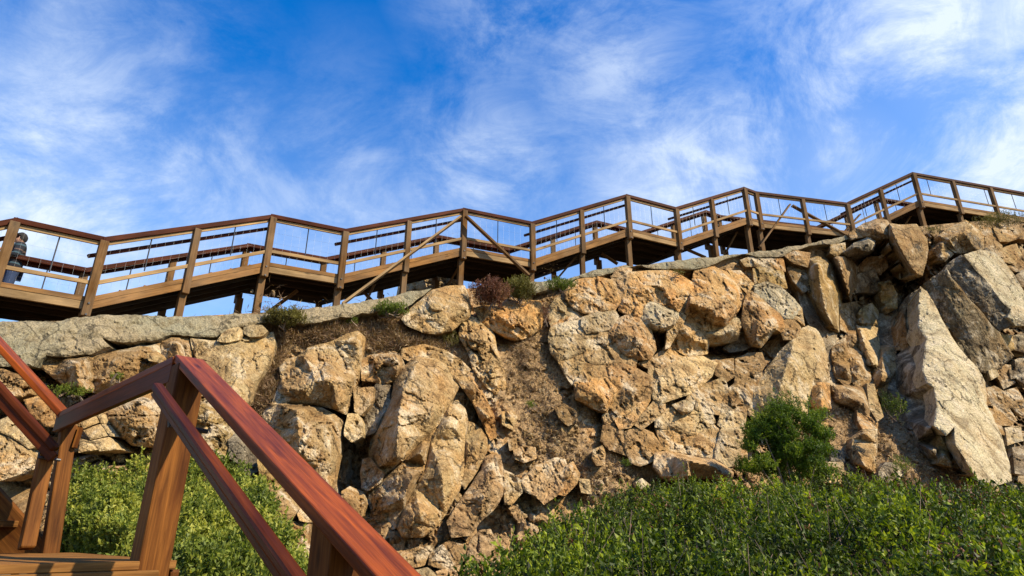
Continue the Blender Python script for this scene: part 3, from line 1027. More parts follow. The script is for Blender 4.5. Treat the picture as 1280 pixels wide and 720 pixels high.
def build_rocks():
    S, K = 'slab_rock', 'rock'
    # ---------------- concrete poured along the top of the cliff
    rock('grey green concrete ledge along the cliff top at left, under the boardwalk', None,
         [(-330, 424), (-110, 406), (0, 402), (40, 401), (70, 402), (90, 397), (112, 396), (150, 394), (205, 396), (262, 394), (320, 393), (345, 391), (372, 388), (405, 384),
          (430, 379), (470, 374), (505, 366), (540, 360), (528, 370), (505, 386), (480, 388), (452, 391), (440, 397), (425, 396), (405, 401), (385, 404), (350, 404), (322, 404),
          (295, 409), (270, 421), (252, 421), (214, 418), (196, 425), (165, 428), (128, 423), (137, 433), (116, 442), (85, 446), (58, 444), (47, 452), (41, 458), (20, 456), (-20, 458), (-330, 475)],
         h0=0.30, dome=0.03, rel=0.42, rough=.12, material=M_CONC, name='concrete_ledge', cat='retaining wall', step=3.2, deep=1.0, soft=0.08, grow=0, bevel=0.04)
    rock('grey concrete ledge along the cliff top at right, under the boardwalk', None,
         [(648, 357), (665, 352), (700, 349), (722, 345), (760, 335), (782, 332), (820, 329), (848, 325), (905, 319), (940, 315), (985, 308), (1020, 303), (1060, 293), (1066, 297),
          (1040, 306), (1012, 307), (990, 313), (978, 321), (955, 321), (935, 318), (912, 322), (890, 331), (850, 336), (820, 336), (800, 331), (775, 336), (750, 345), (725, 347),
          (700, 357), (672, 366), (655, 366)],
         h0=0.30, dome=0.03, rel=0.42, rough=.12, material=M_CONC, name='concrete_ledge', cat='retaining wall', step=3.0, deep=1.0, soft=0.08, grow=0, bevel=0.04)

    # ---------------- left end, behind the stairs
    rock('long brown boulder hanging just under the left concrete ledge', 'brown', A_((190, 262), (240, 268), (310, 272), (375, 272), (460, 258), (600, 235), (700, 210), (800, 196), (815, 250), (770, 320), (700, 350), (620, 395), (470, 440), (400, 430), (330, 410), (260, 360), (200, 310)),
         ctrl=A_((380, 300, .62), (395, 410, .55), (600, 300, .42), (700, 250, .3)), h0=.12)
    rock('small round stone resting at the right end of the long brown boulder', 'tan', A_((735, 250), (780, 240), (800, 260), (780, 285), (745, 278)), h0=.45, name=K)
    rock('brown upright block between the long boulder and the broad pale slab', 'brown', A_((812, 190), (850, 170), (900, 168), (948, 166), (962, 210), (958, 270), (900, 300), (850, 312), (810, 260)), ctrl=A_((880, 200, .5), (890, 270, .45)), h0=.15, name=K)
    rock('broad pale sunlit slab wedged below the grass, behind the stair post top', 'pale', [(238, 422), (265, 427), (290, 424), (305, 420), (322, 417), (341, 416), (343, 428), (339, 442), (332, 458), (325, 468), (317, 481), (312, 495), (306, 507), (285, 494), (262, 472), (245, 450)],
         h0=.22, ctrl=[(246, 430, .38), (300, 440, .40), (290, 490, .42), (330, 440, .3)], rel=.55, name=S)
    rock('low pale stone on the upper edge of the broad pale slab', 'pale', [(272, 426), (278, 418), (287, 412), (299, 410), (305, 416), (298, 424), (285, 427)], h0=.34, name=K)
    rock('small grey stone lying beside the concrete, above the pale slab', 'grey', B_((262, 160), (300, 148), (350, 150), (375, 175), (350, 195), (290, 200), (262, 185)), h0=.40, name=K)
    rock('lumpy ochre boulder directly behind the near stair post', 'yellow', [(222, 486), (248, 484), (262, 488), (285, 505), (298, 528), (290, 548), (282, 578), (262, 566), (244, 545), (226, 520)], h0=.15, ctrl=[(262, 520, .5), (250, 550, .4)], rel=1.5)
    rock('dark fissured boulder below the level rail of the stairs', 'brown', [(120, 512), (150, 503), (180, 494), (205, 486), (214, 505), (208, 530), (200, 560), (165, 556), (146, 540), (130, 522)], h0=.12, ctrl=[(176, 502, .42), (160, 525, .35), (195, 540, .38)], rel=1.6)
    for lab, pp in (('pale upper slab of the cracked paving-like rock by the landing post', [(98, 520), (118, 514), (124, 528), (104, 536)]),
                    ('pale squarish slab of the cracked rock, right of its upper slab', [(119, 514), (130, 517), (138, 530), (126, 529)]),
                    ('wide pale middle slab of the cracked rock by the landing post', [(104, 538), (125, 530), (136, 544), (113, 550)]),
                    ('narrow pale slab at the right edge of the cracked rock', [(127, 530), (138, 531), (148, 546), (137, 545)]),
                    ('lowest pale slab of the cracked rock just above the shrubs', [(100, 548), (112, 551), (122, 562), (98, 566)]),
                    ('lowest right pale slab of the cracked rock above the shrubs', [(114, 551), (136, 546), (150, 562), (124, 564)])):
        rock(lab, 'pale', pp, h0=.2, rel=.4, dome=.04, name=S, soft=.08, rough=.03, cat='rock', grow=0)
    rock('cream slab seen low through the left stair rails', 'pale', [(-6, 528), (14, 520), (30, 530), (44, 545), (50, 556), (36, 560), (14, 545), (-4, 538)], h0=.3, rel=.5, name=S, cat='rock')
    rock('grey brown sloping rock under the cream slab at the left edge', 'tan', [(-30, 540), (0, 540), (16, 548), (38, 562), (44, 585), (0, 600), (-30, 600)], h0=.25, name=K)
    rock('ochre stained block between the two left stair rails', 'orange', [(30, 500), (48, 496), (64, 503), (72, 520), (70, 533), (56, 532), (40, 518)], h0=.2, name=K, cat='rock')
    rock('dark lichened boulder left of the upper stair rail', 'brown', [(-30, 462), (4, 462), (20, 468), (40, 484), (38, 492), (12, 497), (-10, 494), (-30, 490)], h0=.25, rel=1.4)
    rock('large mottled boulder beyond the left edge of the stairs', 'tan', [(-120, 480), (-60, 476), (-34, 490), (-34, 540), (-70, 580), (-120, 570)], h0=.2)

    # ---------------- centre left
    rock('large leaning tan boulder with a pointed top, left of centre', 'tan', B_((440, 355), (470, 322), (520, 308), (560, 290), (580, 262), (640, 245), (700, 230), (780, 190), (830, 178), (865, 212), (850, 270), (840, 350), (815, 440), (790, 520), (770, 590), (735, 575), (700, 560), (640, 545), (540, 535), (480, 530), (395, 545), (430, 470), (450, 420)),
         h0=.16, ctrl=B_((560, 300, .52), (820, 230, .5), (800, 420, .55), (620, 420, .72), (705, 425, .80), (722, 540, .62), (560, 470, .60), (470, 460, .5), (600, 535, .20), (690, 545, .22)), rel=.9)
    rock('squarish tan boulder under the large leaning one, with a grey left face', 'tan', [(328, 519, -.1), (334, 510, 0), (347, 505), (370, 506), (400, 510), (415, 517), (429, 527), (426, 542), (424, 562), (418, 590), (414, 614), (402, 604), (388, 588), (372, 576), (352, 566, 0), (334, 545, -.1)],
         h0=.18, ctrl=[(371, 513, .78), (374, 545, .78), (374, 566, .62), (415, 530, .6), (412, 575, .55), (395, 590, .45)], rel=1.1, name=K)
    rock('yellowish wedge of rock between the square boulder and the stair rail', 'yellow', C_((330, 140), (345, 128), (400, 180), (480, 285), (440, 292), (395, 270), (340, 240)), h0=.35, name=K, cat='rock')
    rock('rounded stone with a curved crack, seen between the two stair handrails', 'tan', C_((322, 330), (345, 290), (372, 276), (430, 285), (510, 320), (552, 352), (530, 395), (495, 435), (430, 447), (370, 420), (324, 370)), h0=.3, ctrl=C_((420, 330, .62)), rel=.7)
    rock('small stone tucked right of the rounded cracked stone', 'tan', C_((545, 385), (575, 370), (590, 400), (575, 450), (540, 440), (530, 410)), h0=.35, name=K, cat='rock')
    rock('grey tilted block in the dark gap behind the stair rail', 'slate_shade', C_((185, 40), (215, 10), (262, 40), (270, 110), (240, 160), (190, 130)), h0=.2, name=K, cat='rock')
    rock('dark grey block right of the tilted one, behind the stair rail', 'slate_shade', C_((232, 150), (280, 120), (330, 120), (332, 190), (290, 215), (235, 190)), h0=.15, name=K, cat='rock')
    rock('low brown rubble rock under the rounded cracked stone', 'brown', [(318, 640), (340, 652), (365, 652), (386, 655), (382, 690), (362, 684), (340, 668)], h0=.2, rel=1.6, name=K, cat='rock')
    rock('pinkish ground rock at the foot of the near stair post', 'pink', [(366, 690), (384, 680), (440, 690), (460, 715), (430, 740), (370, 730)], h0=.3, rel=1.3, cat='rock')
    rock('narrow pale column of rock right of the large leaning boulder', 'tan', [(441, 482), (452, 486), (467, 484), (465, 500), (456, 512), (451, 518), (444, 514)], h0=.3, rel=.8, name=S, cat='rock')
    rock('short pale block standing under the narrow pale column', 'pale', [(435, 518), (447, 518), (452, 528), (452, 545), (440, 552), (431, 544)], h0=.32, name=K, cat='rock')
    rock('dark cracked column between the pale column and the biggest boulder', 'slate_shade', [(470, 480), (488, 482), (487, 502), (478, 518), (468, 540), (456, 545), (453, 528), (464, 506)], h0=.0, name=S, cat='rock', tilt=(.3, 0))
    rock('dark faced boulder with a pale right edge above the biggest boulder', 'brown', B_((850, 330), (880, 302), (950, 288), (1010, 280), (1050, 305), (1062, 350), (1040, 390), (1010, 432), (960, 442), (910, 425), (850, 420)),
         h0=.05, ctrl=B_((1025, 310, .62), (1030, 365, .6), (960, 300, .3)), rel=1.3)
    rock('curved tan rim of rock arching over the biggest boulder', 'tan', [(503, 436), (530, 431), (555, 438), (572, 448), (588, 462), (578, 470), (562, 460), (545, 449), (525, 446), (510, 450), (503, 446)], h0=.15, rel=1.2, name=S, cat='rock')
    rock('biggest leaning boulder in the centre, pale sunlit face and dark lower left', 'tan', [(512, 453), (520, 446), (545, 449), (557, 456), (566, 472), (574, 484), (568, 493), (560, 510), (552, 524), (535, 543), (520, 556), (508, 571), (495, 581, .1), (480, 594, -.15), (470, 586, -.25), (461, 568, -.3), (466, 545, -.25), (478, 520, -.15), (486, 505, -.05), (492, 488, .1), (493, 478, .15), (502, 464)],
         h0=.22, ctrl=[(520, 455, .6), (504, 486, .72), (498, 520, .88), (497, 547, .98), (496, 571, .85), (545, 470, .62), (540, 515, .72)], rel=.8)
    rock('orange streaked arm of rock curving down right of the biggest boulder', 'orange', [(560, 458), (572, 462), (590, 474), (606, 496), (617, 520), (620, 546), (613, 550), (606, 532), (592, 504), (580, 486), (568, 472)], h0=.25, ctrl=[(592, 486, .6), (610, 522, .55)], name=S, rel=1.0, cat='rock')
    rock('tall tan slab with an orange rust streak below the biggest boulder', 'tan', [(562, 503), (572, 501), (581, 512), (584, 525), (580, 550), (580, 582), (574, 612), (556, 643), (545, 658), (528, 671), (503, 671), (497, 660), (506, 637), (521, 611), (534, 583), (539, 551), (551, 527)],
         h0=.22, ctrl=[(560, 530, .6), (552, 590, .78), (525, 640, .8)], rel=.7, name=S)
    rock('dark mottled boulder leaning under the biggest one, its left side black', 'brown', [(547, 531), (537, 552), (531, 582), (518, 610), (504, 636), (495, 660, 0), (480, 663, -.2), (466, 645, -.3), (460, 618, -.3), (476, 603, -.15), (503, 579, .1), (530, 551)],
         h0=.2, ctrl=[(526, 566, .72), (516, 596, .82), (504, 622, .7)], rel=1.0)
    rock('smooth tan lobe of rock right of the tall rust streaked slab', 'tan', [(585, 527), (592, 530), (601, 537), (608, 548), (608, 562), (596, 588), (581, 611), (578, 605), (582, 582), (583, 552)], h0=.22, ctrl=[(594, 560, .5)], name=S, rel=.6)
    rock('pale tapering slab leaning right, just left of the green scrub', 'pink', [(606, 572), (613, 569), (625, 569), (628, 585), (630, 613), (620, 633), (600, 651), (588, 669), (564, 671), (559, 652), (576, 626), (591, 605), (602, 588)], h0=.22, ctrl=[(612, 590, .55), (605, 620, .6), (620, 612, .5)], name=S)
    rock('dark rock in the gap left of the leaning slabs', 'brown', C_((750, 300), (790, 275), (845, 300), (870, 360), (850, 420), (800, 400), (755, 350)), h0=.05, name=K, cat='rock')
    rock('shadowed orange block in the cleft under the biggest boulder', 'orange', C_((855, 140), (890, 130), (925, 180), (960, 205), (940, 250), (880, 290), (850, 280), (845, 200)), h0=-.02, tilt=(.4, 0), name=K, cat='rock')
    for lab, mt, pp in (('rounded rock at the foot of the leaning slabs, nearest the scrub', 'pink', [(588, 676), (600, 664), (613, 662), (620, 680), (602, 702), (582, 705)]),
                        ('low rock at the very foot of the rust streaked slab', 'brown', [(538, 692), (560, 677), (584, 682), (580, 700), (556, 712), (536, 706)]),
                        ('small brown rock under the dark mottled boulder', 'brown', [(500, 690), (525, 684), (536, 692), (530, 706), (508, 711)]),
                        ('pale broken rock at the bottom edge of the photo, centre', 'pink', [(545, 715), (575, 707), (600, 709), (592, 736), (550, 736)]),
                        ('flat grey rock at the bottom edge, left of the pale broken one', 'grey', [(500, 716), (534, 710), (545, 720), (540, 742), (505, 742)]),
                        ('brown rock low between the stair rail and the flat grey rock', 'brown', [(470, 690), (494, 692), (502, 712), (480, 722), (462, 708)])):
        rock(lab, mt, pp, h0=.28, name=K, cat='rock')
    rock('olive tan block at the cliff top, under the central boardwalk post', 'tan', D_((90, 235), (140, 180), (190, 140), (240, 92), (310, 75), (400, 70), (418, 115), (436, 185), (425, 225), (380, 252), (340, 290), (270, 305), (200, 300), (110, 262)), h0=.25, ctrl=D_((260, 160, .5), (410, 180, .55), (300, 250, .5)), rel=.6)
    rock('bulging orange rock carrying the reddish brown shrub', 'orange', [(592, 386), (605, 382), (622, 384), (636, 373), (655, 375), (676, 377), (679, 392), (676, 410), (662, 420), (644, 425), (630, 420), (616, 412), (602, 402)], h0=.15, ctrl=[(660, 395, .55), (625, 395, .5), (650, 412, .5)])
    rock('weathered rock buttress running down from the cliff top post', 'tan', [(577, 400), (590, 396), (602, 402), (617, 418), (621, 440), (630, 460), (632, 485), (620, 492), (605, 480), (592, 462), (586, 440), (574, 420)], h0=.1, ctrl=[(600, 420, .45), (615, 465, .4)], rel=2.0, name='buttress_rock', cat='rock')
    for lab, mt, pp in (('small tan knob below the reddish shrub, above the brown gully', 'tan', E_((590, 60), (650, 55), (665, 90), (640, 145), (595, 120))),
                        ('pinkish boulder low in the brown gully above the scrub', 'pink', E_((690, 400), (760, 330), (860, 290), (905, 300), (920, 360), (900, 440), (870, 470), (800, 520), (760, 480), (700, 450))),
                        ('orange block leaning on the pinkish boulder by the scrub', 'orange', E_((915, 330), (945, 310), (978, 370), (960, 420), (905, 475), (870, 470), (900, 430))),
                        ('rounded stone in the gully above the pinkish boulder', 'pink', E_((650, 250), (700, 230), (755, 240), (760, 290), (700, 310), (655, 290))),
                        ('knobbly dark stone in the middle of the gully', 'brown', E_((855, 40), (900, 20), (960, 60), (965, 110), (920, 125), (880, 90))),
                        ('tall brown stone right of the gully, above the scrub', 'tan', E_((1050, 250), (1090, 230), (1105, 270), (1100, 320), (1065, 325), (1045, 290))),
                        ('small stone with a dark hollow left in the gully', 'brown', E_((620, 200), (660, 190), (665, 240), (630, 250))),
                        ('pale chip of rock low on the gully slope', 'cream', G_((462, 570), (490, 555), (530, 585), (500, 605), (470, 590))),
                        ('white streaked rock at the edge of the scrub', 'pale', E_((975, 395), (1025, 400), (1035, 470), (990, 460))),
                        ('tan slab in the gully beside the smooth lobe', 'tan', E_((600, 350), (640, 370), (680, 400), (690, 460), (640, 520), (605, 520), (606, 440)))):
        rock(lab, mt, pp, h0=.28, rel=1.4, name=K, cat='rock')

    # ---------------- orange blocks of the middle face
    f = [
        ('orange domed boulder at the upper left of the blocky face', 'orange', F_((108, 222), (135, 190), (170, 165), (270, 150), (335, 165), (355, 205), (378, 262), (350, 305), (270, 320), (205, 320), (150, 290), (115, 250)), None, .28, 'boulder'),
        ('grey rock left of the orange domed boulder', 'grey', F_((30, 305), (60, 260), (103, 226), (112, 255), (148, 295), (190, 325), (110, 345), (35, 378), (22, 340)), None, .16, K),
        ('thin orange ledge under the grey rock, cracked in three', 'orange', F_((40, 388), (110, 355), (190, 334), (196, 352), (110, 374), (45, 400)), None, .15, S),
        ('tapering pinkish block above and right of the orange dome', 'pink', F_((340, 145), (412, 150), (408, 190), (382, 255), (358, 205)), None, .26, K),
        ('small pinkish cap block touching the concrete ledge', 'pink', F_((348, 138), (362, 105), (408, 95), (432, 108), (418, 146)), None, .26, K),
        ('widest orange block at the top of the blocky face', 'orange', F_((432, 125), (520, 122), (600, 116), (660, 130), (742, 180), (735, 225), (720, 268), (706, 300), (692, 332), (640, 308), (545, 268), (512, 290), (492, 352), (440, 342), (380, 310), (402, 225)), F_((600, 190, .52), (700, 220, .50), (450, 220, .42), (640, 290, .52)), .25, 'boulder'),
        ('pale cream square block set below the widest orange one', 'cream', F_((530, 274), (600, 292), (682, 332), (668, 362), (650, 392), (600, 410), (542, 396), (494, 362), (507, 305)), F_((650, 380, .68), (600, 400, .66), (520, 350, .55), (570, 300, .5)), .3, K),
        ('long pale stone above the roundest boulder', 'grey', F_((196, 352), (262, 327), (350, 317), (367, 342), (335, 398), (262, 413), (215, 420), (194, 386)), None, .3, K),
        ('roundest orange and grey boulder in the blocky face', 'orange', F_((328, 440), (340, 395), (362, 370), (412, 342), (470, 352), (520, 392), (540, 450), (553, 510), (530, 545), (480, 552), (430, 537), (370, 492), (335, 460)), F_((460, 450, .72), (400, 420, .6), (500, 500, .55)), .26, 'boulder'),
        ('big grey block at the left edge of the blocky face', 'grey', F_((38, 404), (110, 378), (188, 362), (198, 410), (230, 440), (228, 498), (150, 532), (72, 558), (40, 520), (30, 450)), None, .2, K),
        ('tan block curving under the roundest boulder', 'tan', F_((236, 432), (262, 420), (312, 412), (340, 462), (380, 522), (462, 562), (452, 584), (400, 568), (330, 568), (242, 573), (206, 543), (212, 510), (237, 488)), None, .22, K),
        ('tan block low at the left edge of the blocky face', 'tan', F_((76, 568), (200, 534), (209, 568), (182, 618), (108, 624)), None, .18, K),
        ('small wedge block under the low left tan block', 'brown', F_((108, 632), (174, 630), (164, 668), (142, 676)), None, .15, K),
        ('small orange block above the large orange lobe', 'orange', F_((184, 640), (214, 584), (262, 584), (312, 640), (262, 646), (190, 650)), None, .22, K),
        ('orange slab with a diagonal crack, right of the large lobe', 'orange', F_((266, 580), (360, 576), (455, 592), (432, 650), (392, 715), (360, 692), (312, 637)), None, .2, K),
        ('large orange lobe pointing down in the blocky face', 'orange', G_((165, 58), (232, 50), (305, 48), (345, 92), (362, 112), (342, 160), (310, 215), (290, 210), (220, 175), (163, 148), (158, 92)), G_((260, 110, .5), (300, 160, .45)), .2, 'boulder'),
        ('thin upright sliver between the square block and the shaded overhang', 'tan', F_((690, 332), (702, 342), (686, 380), (650, 440), (622, 492), (612, 498), (625, 450), (622, 416), (655, 394)), None, .45, S),
        ('large orange overhanging block with a black underside', 'orange', F_((760, 102), (805, 98), (850, 100), (920, 130), (955, 165), (977, 205), (978, 285), (950, 335), (900, 385), (830, 416), (760, 385), (698, 350), (722, 272), (742, 200), (752, 150)),
         F_((732, 272, .86), (800, 295, .92), (850, 310, .95), (860, 345, .85), (905, 352, .85), (940, 320, .75), (960, 230, .62), (850, 200, .58), (780, 340, .15), (840, 385, .2)), .18, 'boulder'),
        ('two toned block under the overhang, top lit and base in shade', 'tan', F_((655, 405), (700, 366), (760, 392), (800, 418), (822, 470), (812, 522), (730, 540), (650, 492), (632, 476)), F_((690, 405, .50), (755, 465, .62), (812, 478, .55), (700, 500, .2)), .12, K),
        ('grey brown block wedged between overhang and big cream lobe', 'grey', F_((808, 432), (890, 412), (930, 380), (960, 352), (982, 370), (966, 450), (900, 468), (830, 470)), F_((880, 440, .5), (955, 400, .45)), .2, K),
        ('dark triangular rock in shade beneath the cream topped lobe', 'slate_shade', F_((985, 352), (1030, 430), (1042, 482), (990, 505), (930, 512), (905, 500), (965, 455)), None, -.05, K),
        ('cream domed top of the lobed boulder right of the overhang', 'cream', F_((1058, 192), (1110, 176), (1180, 200), (1245, 260), (1280, 302), (1242, 345), (1200, 346), (1165, 305), (1120, 270), (1060, 222)), None, .34, 'boulder'),
        ('orange lower body of the lobed boulder, scalloped underneath', 'orange', F_((1020, 226), (1058, 222), (1120, 272), (1163, 308), (1200, 350), (1206, 382), (1190, 420), (1140, 418), (1110, 455), (1082, 490), (1045, 482), (1020, 430), (998, 380), (1000, 328)), F_((1080, 300, .5), (1150, 400, .58), (1060, 460, .6)), .28, 'boulder'),
        ('orange ridge of rock between the overhang and the lobed boulder', 'orange', F_((928, 116), (980, 122), (1042, 180), (1020, 222), (985, 184), (950, 150)), None, .26, S),
        ('narrow brown pillar right beside the overhanging block', 'brown', F_((980, 192), (1016, 228), (1000, 300), (972, 282), (984, 230)), None, .15, S),
        ('orange crumbling rock just under the right concrete ledge', 'orange', F_((1108, 52), (1190, 62), (1202, 112), (1150, 100), (1108, 90)), None, .2, K),
        ('flaky tan rock at the top left of the crumbling orange one', 'tan', F_((990, 62), (1050, 48), (1096, 52), (1102, 90), (1010, 84)), None, .2, K),
        ('brown lumpy rock above the cream domed top', 'yellow', F_((1050, 108), (1110, 98), (1190, 118), (1212, 195), (1150, 178), (1110, 160), (1060, 172)), None, .2, K),
        ('rounded knob at the right end of the lobed boulder', 'tan', F_((1240, 312), (1285, 305), (1300, 382), (1252, 342)), None, .35, K),
        ('brown mottled knob hanging under the right end of the lobe', 'brown', F_((1206, 360), (1250, 348), (1278, 402), (1252, 452), (1202, 452), (1190, 412)), None, .3, K),
        # lower middle
        ('large pale rhombic slab in the middle of the lower face', 'pale', G_((612, 5), (650, -20), (700, -40), (790, -52), (860, -22), (832, 38), (778, 88), (720, 125), (640, 150), (580, 170), (552, 150), (556, 98)), None, .24, S),
        ('brown slab left of the large pale rhombic slab', 'brown', G_((450, 2), (518, 40), (545, 96), (540, 130), (470, 170), (402, 210), (370, 230), (330, 190), (360, 130), (412, 62)), G_((440, 120, .42), (520, 100, .35)), .16, S),
        ('orange brown wedge below the brown slab', 'orange', G_((472, 180), (538, 138), (500, 202), (462, 258), (430, 290), (380, 300), (362, 260), (402, 222)), None, .16, K),
        ('tapered tan block left of the dark triangular notch', 'tan', G_((552, 170), (600, 178), (600, 208), (542, 258), (490, 300), (462, 284), (502, 230)), None, .2, K),
        ('small pale block between brown slab and rhombic slab', 'tan', G_((528, 4), (598, 14), (592, 50), (552, 96), (526, 48)), None, .18, K),
        ('broad pale face of rock below the dark notch', 'pale', G_((602, 216), (655, 202), (690, 228), (740, 218), (832, 226), (850, 268), (800, 325), (722, 325), (640, 300), (562, 290), (560, 262)), None, .18, S),
        ('little overhanging wedge with a black notch beneath', 'grey', G_((650, 186), (700, 170), (748, 176), (738, 208), (692, 226), (672, 204)), G_((692, 220, .5), (730, 190, .4)), .28, K),
        ('rounded tan block right of the black notch', 'tan', G_((770, 160), (842, 136), (880, 160), (872, 228), (802, 214), (762, 200)), None, .2, K),
        ('tan block above the rounded one, below the brown columns', 'tan', G_((780, 92), (840, 78), (898, 52), (914, 110), (890, 150), (830, 130), (762, 162), (712, 162), (742, 120)), None, .18, K),
        ('brown block at the upper right of the rhombic slab', 'brown', G_((868, -30), (942, -42), (946, 38), (915, 60), (862, 28)), None, .15, K),
        ('tall brown column left of the long grey and cream buttress', 'brown', G_((965, -20), (1080, -22), (1086, 40), (1060, 100), (1030, 168), (1000, 222), (902, 200), (882, 180), (922, 112), (962, 78)), None, .18, S),
        ('pale block under the tall brown column', 'pale', G_((892, 210), (1010, 226), (1000, 288), (900, 306), (876, 280)), None, .18, K),
        ('long grey white block just above the fallen boulder', 'grey', G_((890, 312), (994, 296), (990, 370), (962, 480), (912, 490), (862, 450), (872, 380)), None, .24, K),
        ('speckled tan rock face behind the fallen boulder', 'tan', G_((560, 302), (640, 312), (762, 336), (722, 418), (640, 418), (600, 400), (580, 342)), None, .12, S),
        ('tan cracked block between speckled face and grey white block', 'tan', G_((772, 336), (850, 292), (882, 320), (866, 398), (856, 448), (740, 430), (722, 414)), None, .14, K),
        ('brown rusty rock left of the fallen boulder', 'brown', G_((412, 322), (470, 302), (540, 332), (590, 400), (562, 422), (560, 462), (480, 482), (440, 470), (410, 400)), None, .12, K),
        ('shaded brown rock low left of the rusty one', 'brown', G_((300, 292), (390, 312), (404, 380), (430, 440), (330, 402), (290, 360)), None, .08, K),
        ('small dark rock under the orange brown wedge', 'brown', G_((300, 240), (330, 200), (362, 240), (358, 290), (312, 285)), None, .05, K),
        ('tan block under the two toned block, right of the round boulder', 'tan', F_((600, 505), (625, 495), (680, 520), (760, 550), (740, 570), (690, 585), (640, 595), (618, 602)), None, .1, K),
        ('brown rock in the shade under the lobed boulder', 'brown', F_((962, 560), (1020, 535), (1085, 530), (1100, 580), (1085, 610), (965, 600)), None, .05, K),
        ('brown rock between roundest boulder and lower slabs', 'brown', F_((470, 575), (540, 560), (590, 520), (612, 545), (600, 605), (545, 608)), None, .1, K),
    ]
    for lab, mt, pp, ct, h, nm in f:
        rock(lab, mt, pp, ctrl=ct, h0=h, name=nm, cat='boulder' if nm == 'boulder' else 'rock', soft=.06, rel=.9, grow=2.6)
    rock('fallen wedge shaped boulder lying on the slope above the scrub, dark left face', 'pink', G_((556, 428), (600, 420), (640, 422), (720, 440), (850, 460), (900, 490), (945, 522), (940, 552), (850, 542), (750, 545), (640, 562), (590, 540), (552, 492)),
         h0=.30, ctrl=G_((640, 436, .55), (718, 462, 1.15), (726, 540, .95), (850, 490, .95), (900, 530, .8), (640, 540, .55)), rel=.5, deep=.8)

    # ---------------- right: columns and slabs
    rock('long grey and cream buttress rising out of the green bush', 'pale', [(993, 420), (1000, 412), (1010, 408), (1020, 412), (1028, 425), (1033, 445), (1035, 475), (1018, 486), (1010, 505), (1008, 532), (990, 545), (968, 530), (948, 525), (936, 518), (934, 508), (940, 493), (946, 480), (958, 462), (975, 440)],
         h0=.15, ctrl=[(990, 436, .82), (982, 462, .88), (973, 494, .80), (970, 520, .6), (1010, 440, .6), (1020, 420, .3)], rel=.45, soft=.05, name='buttress_rock', cat='rock')
